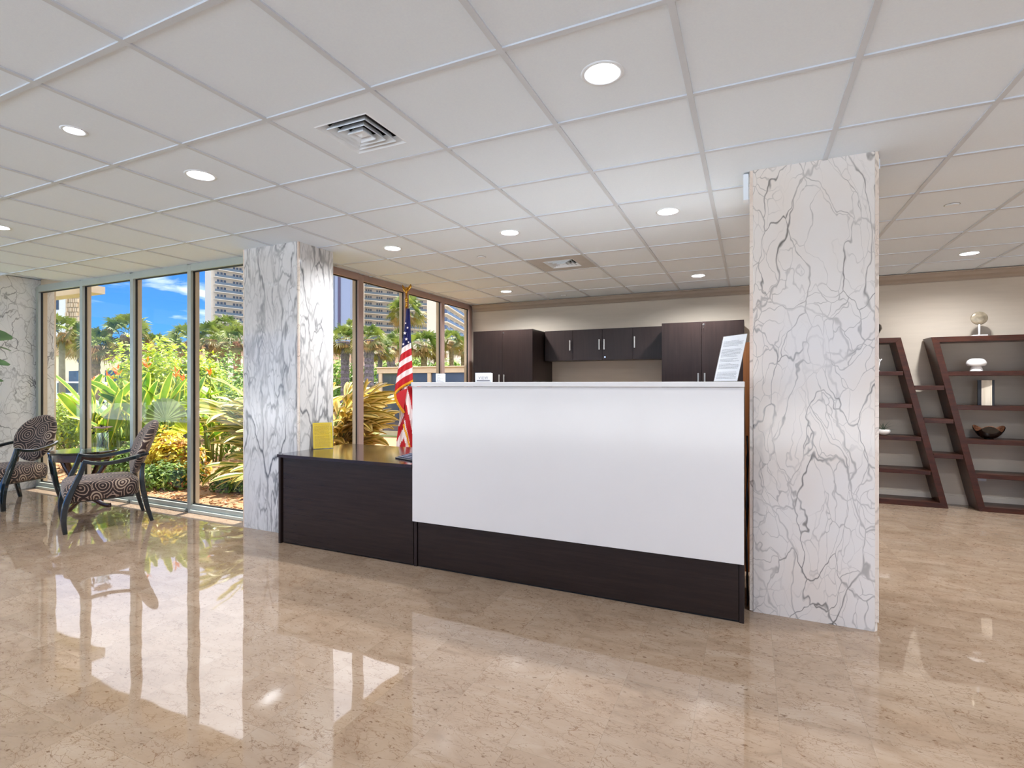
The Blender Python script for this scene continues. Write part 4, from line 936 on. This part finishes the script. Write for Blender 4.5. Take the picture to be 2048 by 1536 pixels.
def bush(name, loc, rad, n, ls, mats, seed, label, cat='shrub', group=None, stems=6, low=.0):
    """leafy mound: folded leaves over and inside an uneven dome, twigs below"""
    r = random.Random(seed); e = empty(name, loc); tag(e, label, cat, group); B = MB(); rx, ry, rz = rad
    lobes = [(r.uniform(-.45,.45)*rx, r.uniform(-.45,.45)*ry, r.uniform(.35,.75)*rz, r.uniform(.42,.62)) for _ in range(7)]
    for k in range(n):
        lx, ly, lz, lr = lobes[r.randrange(7)]; a = r.uniform(0, 2*PI); c_ = r.uniform(-.75, 1); s_ = math.sqrt(max(0, 1-c_*c_)); q = lr*r.uniform(.72, 1.05)
        p = Vector((lx+math.cos(a)*s_*rx*q, ly+math.sin(a)*s_*ry*q, max(low+.02, lz+c_*rz*q*.9)))
        nrm = (Vector((math.cos(a)*s_, math.sin(a)*s_, c_+.35))+Vector((r.uniform(-.6,.6), r.uniform(-.6,.6), r.uniform(-.4,.6)))).normalized()
        t = nrm.cross(Vector((r.uniform(-1,1), r.uniform(-1,1), r.uniform(-1,1)))).normalized(); b = nrm.cross(t); l = ls*r.uniform(.7,1.25); w = l*.42
        B.add([p-t*l, p-t*l*.1+b*w+nrm*w*.3, p+t*l, p-t*l*.1-b*w+nrm*w*.3], [(0,1,2),(0,2,3)], 0 if r.random() < .72 else 1)
    B.build('leaves', list(mats), e)
    st = MB()
    for k in range(stems):
        lx, ly, lz, lr = lobes[k % 7]; st.sweep([(lx*.15, ly*.15, 0), (lx*.6, ly*.6, lz*.5), (lx, ly, lz)], [.018*rz, .013*rz, .007*rz], seg=5)
    st.build('stems', TWIG, e, smooth=True)
    return e
GH = 'bushes behind the heliconias'
bush('shrub', ground(134, 9.6), (.75,.6,.98), 2600, .045, (PG, YG), 41, 'light green leafy shrub filling the lower first window bay')
bush('shrub', ground(300, 10.8), (1.0,.7,2.12), 3600, .06, (YG, PG), 42, 'tall yellow green shrub top above the heliconias in the third bay', group=GH)
bush('shrub', ground(362, 11.6), (.95,.7,2.02), 3200, .06, (YG, DG), 43, 'yellow green shrub left of the third mullion', group=GH)
bush('shrub', ground(425, 12.0), (1.1,.7,1.72), 3000, .06, (YG, PG), 44, 'bright green shrub under the rough palm trunk in the fourth bay', group=GH)
bush('shrub', ground(462, 13.5), (1.2,.8,2.2), 2800, .06, (DG, PG), 45, 'mid green shrub beside the thin red palm trunk in the fourth bay', group=GH)
bush('shrub', ground(240, 9.2), (1.1,.5,.85), 2200, .05, (DG, YG), 46, 'dark green shrub low behind the vase')
bush('shrub', ground(500, 9.2), (1.1,.9,1.35), 2400, .05, (DG, PG), 60, 'green shrub deep behind the striped ginger')
bush('croton', ground(338, 6.9), (.42,.34,.62), 1500, .05, (leafmat('croton yellow', (222,204,40), (232,214,90), .4, .35, 5), CR), 47, 'yellow and red croton behind the right armchair back', 'shrub')
bush('croton', ground(372, 6.9), (.30,.28,.55), 900, .045, (CR, YG), 48, 'red tinged croton beside the third mullion', 'shrub')
bush('groundcover', ground(322, 6.5), (.45,.26,.34), 1500, .026, (DG, PG), 49, 'low dark green groundcover behind the right armchair', 'plant')
bush('groundcover', ground(366, 6.55), (.28,.24,.32), 1100, .028, (DG, CR), 50, 'low dark groundcover left of the third mullion', 'plant')
bush('groundcover', ground(456, 6.25), (.38,.20,.20), 900, .026, (DG, PG), 51, 'small green groundcover on the mulch in the fourth bay', 'plant')
bush('groundcover', ground(212, 7.3), (.7,.3,.36), 1700, .03, (PG, DG), 52, 'pale green groundcover behind the round table', 'plant')
bush('groundcover', ground(255, 7.0), (.4,.3,.5), 1500, .028, (DG, PG), 53, 'green fine leaved groundcover right of the round table', 'plant')
# pale fan leaf behind the armchair
e = empty('fan_palm_seedling', ground(338, 7.3, .02)); tag(e, 'pale folded fan leaf above the right armchair back', 'plant')
B = MB()
for (x, z, R_, m_) in ((-.05,.80,.30,0),(.26,.62,.22,1),(.36,1.0,.2,1)):
    for k in range(15):
        a = -.2+k*(PI+.4)/14; a2 = a+(PI+.4)/14
        B.add([(x,0,z),(x+R_*math.cos(a),.02,z+R_*math.sin(a)),(x+R_*1.06*math.cos((a+a2)/2),-.015,z+R_*1.06*math.sin((a+a2)/2)),(x+R_*math.cos(a2),.02,z+R_*math.sin(a2))], [(0,1,2),(0,2,3)], m_)
for v in B.v: v.xy = (v.x*cs-v.y*sn, v.x*sn+v.y*cs)
B.build('fan_leaves', [leafmat('pale fan leaf', (150,170,116), (118,146,84)), YG], e); MB().sweep([(0,0,0),(-.03,0,.8)], .008, seg=5).build('stalk', STEMG, e, smooth=True)

# ------------------------------------------------------------------ palms
def crown_mesh(seed, nf=34, mats=(PALM, PALM2, THATCH)):
    r = random.Random(seed); B = MB()
    for k in range(nf):
        ga = k*2.399; t = (k+.5)/nf; el = 1.35-2.1*t+r.uniform(-.15,.15); pl = r.uniform(.38,.55); d = Vector((math.cos(ga)*math.cos(el), math.sin(ga)*math.cos(el), math.sin(el)))
        c = d*pl+Vector((0,0,-.05*pl)); s_ = d.cross(Vector((0,0,1)));
        s_ = s_.normalized() if s_.length > .05 else Vector((1,0,0)); s_ = (Matrix.Rotation(r.uniform(-1.3,1.3), 3, d) @ s_); n_ = s_.cross(d).normalized(); m_ = 0 if t < .62 else 1
        if t > .9: m_ = 2
        B.add([Vector((0,0,0)), c+s_*.012, c-s_*.012], [(0,1,2)], m_)
        nl = 15
        for q in range(nl):
            b = -1.35+2.7*q/(nl-1); dd = d*math.cos(b)+s_*math.sin(b); l = r.uniform(.42,.60)*(1-.15*abs(b)); w = .030; sd = (dd.cross(n_)).normalized()*w
            mid = c+dd*l*.55; tip = c+dd*l+Vector((0,0,-.20*l-.1*r.random()))
            B.add([c, mid+sd, mid-sd, tip], [(0,1,2),(1,3,2)], m_)
    return B
def palm_proto(seed): return crown_mesh(seed).build('crown', [PALM, PALM2, THATCH])
crowns = [palm_proto(s) for s in (1, 2, 3)]
first = [True, True, True]
def palm(u, v, d, rpx, wpx, label, kind=0, bark=BARK, boots=True, zg=0, lean=0, thatch=True):
    p = at(u, v, d); rad = rpx*d/FPX; e = empty('palm_tree', (p.x, p.y, zg)); tag(e, label, 'palm', 'palms outside the windows'); H = p.z-zg
    src = crowns[kind]
    if first[kind]: o = src; first[kind] = False
    else: o = src.copy(); C.objects.link(o)
    o.parent = e; o.location = (0, 0, H); s_ = rad/.92; o.scale = (s_, s_, s_*.95); o.rotation_euler.z = u*.7
    w = wpx*d/FPX/2; B = MB(); n = 26; prof = []
    for i in range(n+1):
        t = i/n; rr = w*(1.15-.2*t)
        if boots: rr *= 1+.16*(i % 2)+(.35*max(0, t-.72)/.28)
        prof.append((rr, H*t*.985))
    B.lathe([(0,0)]+prof+[(0,H)], 12, M=None, cap=False); B.build('trunk', bark, e, smooth=not boots)
    if thatch:
        r = random.Random(int(u)); B = MB()
        for k in range(26):
            a = r.uniform(0, 6.3); x, y = math.cos(a)*w*1.0, math.sin(a)*w*1.0; l = rad*r.uniform(.35,.65); z0 = H-.02*rad; q = r.uniform(1.4, 2.4)
            B.add([(x-y*.5,y+x*.5,z0),(x+y*.5,y-x*.5,z0),(x*q+y*.3,y*q-x*.3,z0-l),(x*q-y*.3,y*q+x*.3,z0-l*.9)], [(0,1,2,3)])
        B.build('dead_fronds', THATCH, e)
    return e
palm(124, 664, 19, 44, 10, 'palm with a smooth grey trunk in the first window bay', 0, BARK2, False)
palm(163, 690, 23, 40, 9, 'olive palm partly behind the first mullion', 1, BARK2, False)
palm(191, 690, 17, 44, 14, 'palm with a rough trunk at the left of the second bay', 1)
palm(254, 668, 18, 52, 17, 'tallest palm with a thick ringed trunk behind the second mullion', 2, BARK2, True)
palm(232, 718, 60, 12, 3, 'tiny distant palm on the horizon in the second bay', 0, BARK2, False, thatch=False)
palm(314, 692, 24, 34, 8, 'small palm in the middle of the third bay', 0)
palm(345, 698, 30, 30, 7, 'low bushy palm between two palms in the third bay', 1)
palm(374, 682, 22, 44, 10, 'palm against the third mullion', 2)
palm(423, 678, 19, 44, 17, 'palm with a fat cross hatched trunk in the fourth bay', 0)
palm(446, 690, 24, 36, 14, 'palm with a dark trunk behind the fat trunked palm', 1)
palm(474, 682, 18, 42, 12, 'palm with a thin reddish trunk beside the grey marble column', 2, mat('reddish palm bark', (158,106,80), .9, var=.3, scale=12))
palm(452, 655, 36, 34, 6, 'feathery palm top rising behind the fourth bay palms', 1)
palm(690, 682, 21, 40, 15, 'palm with a mauve, blue lit trunk in the leftmost bronze bay', 2, BLUELIT_BARK)
palm(706, 658, 34, 26, 7, 'distant palm top above the mauve trunk in the leftmost bronze bay', 0)
palm(738, 678, 20, 38, 17, 'palm with a wide mauve, blue lit trunk in the second bronze bay', 0, BLUELIT_BARK)
palm(760, 700, 24, 32, 8, 'thin palm close to the wide mauve trunk', 1, BLUELIT_BARK)
palm(782, 692, 26, 32, 14, 'palm with a short thick mauve, blue lit trunk left of the flag', 2, BLUELIT_BARK)
palm(814, 622, 17, 42, 9, 'tall palm whose crown spreads behind the top of the flag pole', 1, BARK2, False)
palm(848, 690, 22, 40, 11, 'palm right of the flag', 0)
palm(800, 676, 34, 26, 6, 'olive palm top left of the flag pole', 1)
palm(872, 700, 28, 30, 7, 'palm beside the third bronze mullion', 2)
palm(903, 682, 23, 30, 8, 'palm at the left of the last bronze bay', 0)
palm(926, 694, 25, 28, 7, 'palm at the right of the last bronze bay', 1)
hd = 'far hedge bushes'
for k, (u, d) in enumerate(((672,30),(705,28),(770,33),(808,30),(836,27),(862,30),(890,27),(915,30),(938,27))):
    bush('hedge_bush', ground(u, d), (1.3,1.0,(768-728)*d/FPX+1.35), 900, .15, (DG, PALM2) if k % 2 else (PG, DG), 70+k,
         ('green bush under the leftmost bronze bay palms','bush behind the mauve palm trunks','olive bush left of the flag','bush partly hidden by the flag','bush just right of the flag','bush left of the third bronze mullion','bush under the last bay palm','green bush in the last bronze bay','bush at the far right end of the bronze windows')[k], 'bush', hd, stems=4)

# ------------------------------------------------------------------ glass windbreak, low building, cars
e = empty('glass_windbreak', (-8.7, 10.85, 0)); tag(e, 'low glass windbreak with a beige top rail seen through the bronze windows', 'windbreak')
rail = mat('beige rail', (196,184,160), .7); dgl = mat('dark blue tinted glass', (66,76,96), .08, var=.25, scale=1.2, coat=.5)
MB().box(-.10, 6.4, -.06, .06, 1.60, 1.745).box(-.14, 6.4, -.10, .10, 1.735, 1.76).build('top_rail', rail, e, bevel=.005)
for k in range(5): MB().box(-.05+k*1.5, .05+k*1.5, -.05, .05, 0, 1.6).build('post', rail, e, bevel=.004); 
for k in range(4): MB().box(.05+k*1.5, 1.45+k*1.5, -.01, .01, .12, 1.6).build('glass_panel', dgl, e)
MB().box(.05, 6.4, -.04, .04, 0, .12).build('kerb', rail, e)
bb = mat('beige building render', (222,204,180), .9, var=.03); bw = mat('brown facade band', (176,144,120), .9, var=.05); wn = mat('dark window glass', (58,68,80), .15, coat=.3)  # plain beige wall, brown band and dark glass colours
def block(name, u0, d0, u1, d1, zt, dep, label, cat, wall, floors=1, cols=6, win=None, group=None, band=None, wsz=(1.4, 1.2), z0w=1.2, fh=3.0):
    """a building: its front runs from (u0, d0) to (u1, d1) on the ground"""
    a = ground(u0, d0); b = ground(u1, d1); v = b-a; L_ = v.length; ang = math.atan2(v.y, v.x); e = empty(name, a, ang); tag(e, label, cat, group)
    MB().box(0, L_, 0, dep, 0, zt).build('walls', wall, e)
    if band is not None: MB().box(-.1, L_+.1, -.15, dep, zt-.5, zt+.1).build('parapet', band, e)
    return e, L_
e, L_ = block('low_building', 30, 42, 278, 36, 4.0, 14, 'long low beige building behind the palms in the first three bays', 'building', bb, band=bw)
for k in range(5): MB().box(3+k*4.4, 5.2+k*4.4, -.03, .01, .4, 2.3).build('window', wn, e)
mb = MB(); mb.sweep([(L_*.62,-.12,3.2),(L_*.60,-.12,3.42),(L_*.565,-.12,3.3),(L_*.57,-.12,2.95),(L_*.60,-.12,2.75),(L_*.60,-.12,2.4),(L_*.565,-.12,2.25)], .07, seg=6, sm=4); mb.build('scroll_emblem', M['black'], e, smooth=True)
e, L_ = block('low_building', 655, 46, 800, 50, 3.9, 12, 'low pinkish building behind the mauve palm trunks', 'building', mat('pinkish render', (206,178,164), .9), band=bw)
for k in range(3): MB().box(1+k*2.6, 2.6+k*2.6, -.03, .01, .8, 2.4).build('window', wn, e)
def car(u, d, ang, m, label):
    g = ground(u, d); e = empty('car', g, ang); tag(e, label, 'car', 'parked cars beyond the garden')
    B = MB(); B.prism([(-2.2,.35),(2.2,.35),(2.25,.75),(1.3,.92),(.85,1.42),(-1.3,1.45),(-2.1,1.0),(-2.25,.7)], -.85, .85, 'y'); B.build('body', m, e, bevel=.06)
    MB().prism([(1.15,.93),(.8,1.36),(-.2,1.38),(-.2,.93)], -.86, .86, 'y').prism([(-.3,.93),(-.3,1.38),(-1.25,1.38),(-1.75,.98)], -.86, .86, 'y').build('side_windows', wn, e)
    for x in (-1.4, 1.4):
        for y in (-.86, .72): MB().lathe([(0,0),(.2,0),(.33,.02),(.33,.14),(0,.14)], 20, M=T(x, y+.14, .33) @ R(PI/2,'X')).build('wheel', M['black'], e, smooth=True, auto=.6)
W_ = mat('white car paint', (226,228,230), .2, coat=.5); D_ = mat('dark car paint', (52,56,66), .2, coat=.5)
car(112, 38, .5, W_, 'white car parked in the first window bay'); car(150, 24, .6, W_, 'white car beside the first mullion'); car(190, 31, .3, W_, 'white car left of the flowers in the second bay'); car(224, 44, .3, D_, 'dark car behind the orange flowers in the second bay')
car(684, 33, .4, D_, 'dark car behind the leftmost bronze bay'); car(775, 30, .4, W_, 'white car above the golden ginger by the windbreak')

# ------------------------------------------------------------------ high-rise towers
tw_w = mat('cream tower wall', (196,184,166), .85, var=.02); tw_g = mat('blue grey balcony glass', (92,104,112), .3, var=.1); tw_win = mat('tower window glass', (86,94,104), .15, var=.2, scale=.3)
def tower(u0, d0, u1, d1, zb, zt, fh, bays, label, dep=14, wallm=tw_w, wpb=3, z00=0, end_wall=2.5):
    a = ground(u0, d0); b = ground(u1, d1); v = b-a; L_ = v.length; e = empty('tower_block', a, math.atan2(v.y, v.x)); tag(e, label, 'building', 'high-rise towers')
    MB().box(0, L_, 0, dep, 0, zt).build('walls', wallm, e)
    nf = int((zt-zb)/fh); bw_ = (L_-2*end_wall)/bays; wm = None; sm_ = None; gm = None
    for f in range(nf):
        z = zb+f*fh
        if sm_ is None:
            sm_ = MB().box(end_wall*.6, L_-.3, -1.5, 0, 0, .32).build('balcony_slab', wallm, e); gm = MB().box(end_wall*.6+.05, L_-.35, -1.52, -1.44, .3, 1.25).build('balcony_rail', tw_g, sm_); sm_.location.z = z
        else:
            q = sm_.copy(); C.objects.link(q); q.parent = e; q.location.z = z; h_ = gm.copy(); C.objects.link(h_); h_.parent = q
        for k in range(bays):
            if nf*bays > 98 and f*bays+k > 98: continue
            if wm is None:
                B = MB(); ww = bw_*.62/wpb
                for i in range(wpb): B.box(i*ww, i*ww+ww*.72, -.06, .02, 0, 1.9)
                wm = B.build('window', tw_win, e); o = wm
            else: o = wm.copy(); C.objects.link(o); o.parent = e
            o.location = (end_wall+bw_*(k+.12), 0, z+.5)
    return e
tower(422, 210, 500, 222, 23.5, 68, 3.03, 2, 'cream high-rise with balconies beside the grey marble column', end_wall=1.5, dep=6)
tower(722, 240, 876, 262, 22, 68, 3.0, 7, 'wide cream high-rise with balcony rows behind the flag', end_wall=1.5, z00=0)
tower(696, 236, 714, 232, 22, 68, 3.0, 1, 'narrow cream balcony wing left of the wide high-rise', end_wall=.3, dep=4)
tower(886, 190, 938, 240, 18, 60, 3.0, 5, 'distant high-rise with receding balconies in the last bronze bay', end_wall=.5, dep=6)
g = ground(664, 205); e = empty('dark_tower', g, YAW); tag(e, 'blue grey tower with vertical stripes at the left of the bronze windows', 'building', 'high-rise towers')
MB().box(0, 7.2, 0, 12, 0, 66).build('walls', mat('blue grey cladding', (128,138,160), .6), e)
MB().box(2.4, 3.4, -.3, 0, 0, 66).build('stripe', mat('dark stripe', (70,62,84), .6), e); MB().box(0, 1.0, -.3, 0, 0, 66).build('stripe', mat('grey stripe', (104,110,122), .7), e)
g = ground(96, 62); g1 = ground(131, 62); g2 = ground(168, 63); e = empty('white_building', g, math.atan2(g1.y-g.y, g1.x-g.x)); tag(e, 'white building with a beige block wall end above the first bay palm', 'building')
l1 = (g1-g).length; l2 = l1+(g2-g1).length
MB().box(0, l1, 0, 1.5, 0, 19).build('white_wall', mat('white render', (206,208,208), .8), e)
br = mat('beige block wall', (186,166,138), .9, var=.12, scale=1.6); B = MB(); B.box(l1, l2, .0, .6, 0, 19)
r_ = random.Random(2)
for a in range(26):
    for b in range(6):
        x = l1+.1+b*(l2-l1-.2)/6+(a % 2)*.12; d_ = r_.choice((0, .05, .12)); B.box(x, x+(l2-l1)/6-.12, -.1-d_, 0, 5+a*.55, 5.45+a*.55)
B.build('block_wall', br, e)
for k in range(5): MB().box(l1*.42, l1*.62, -.05, .02, 5+k*2.6, 6.4+k*2.6).build('window', wn, e)
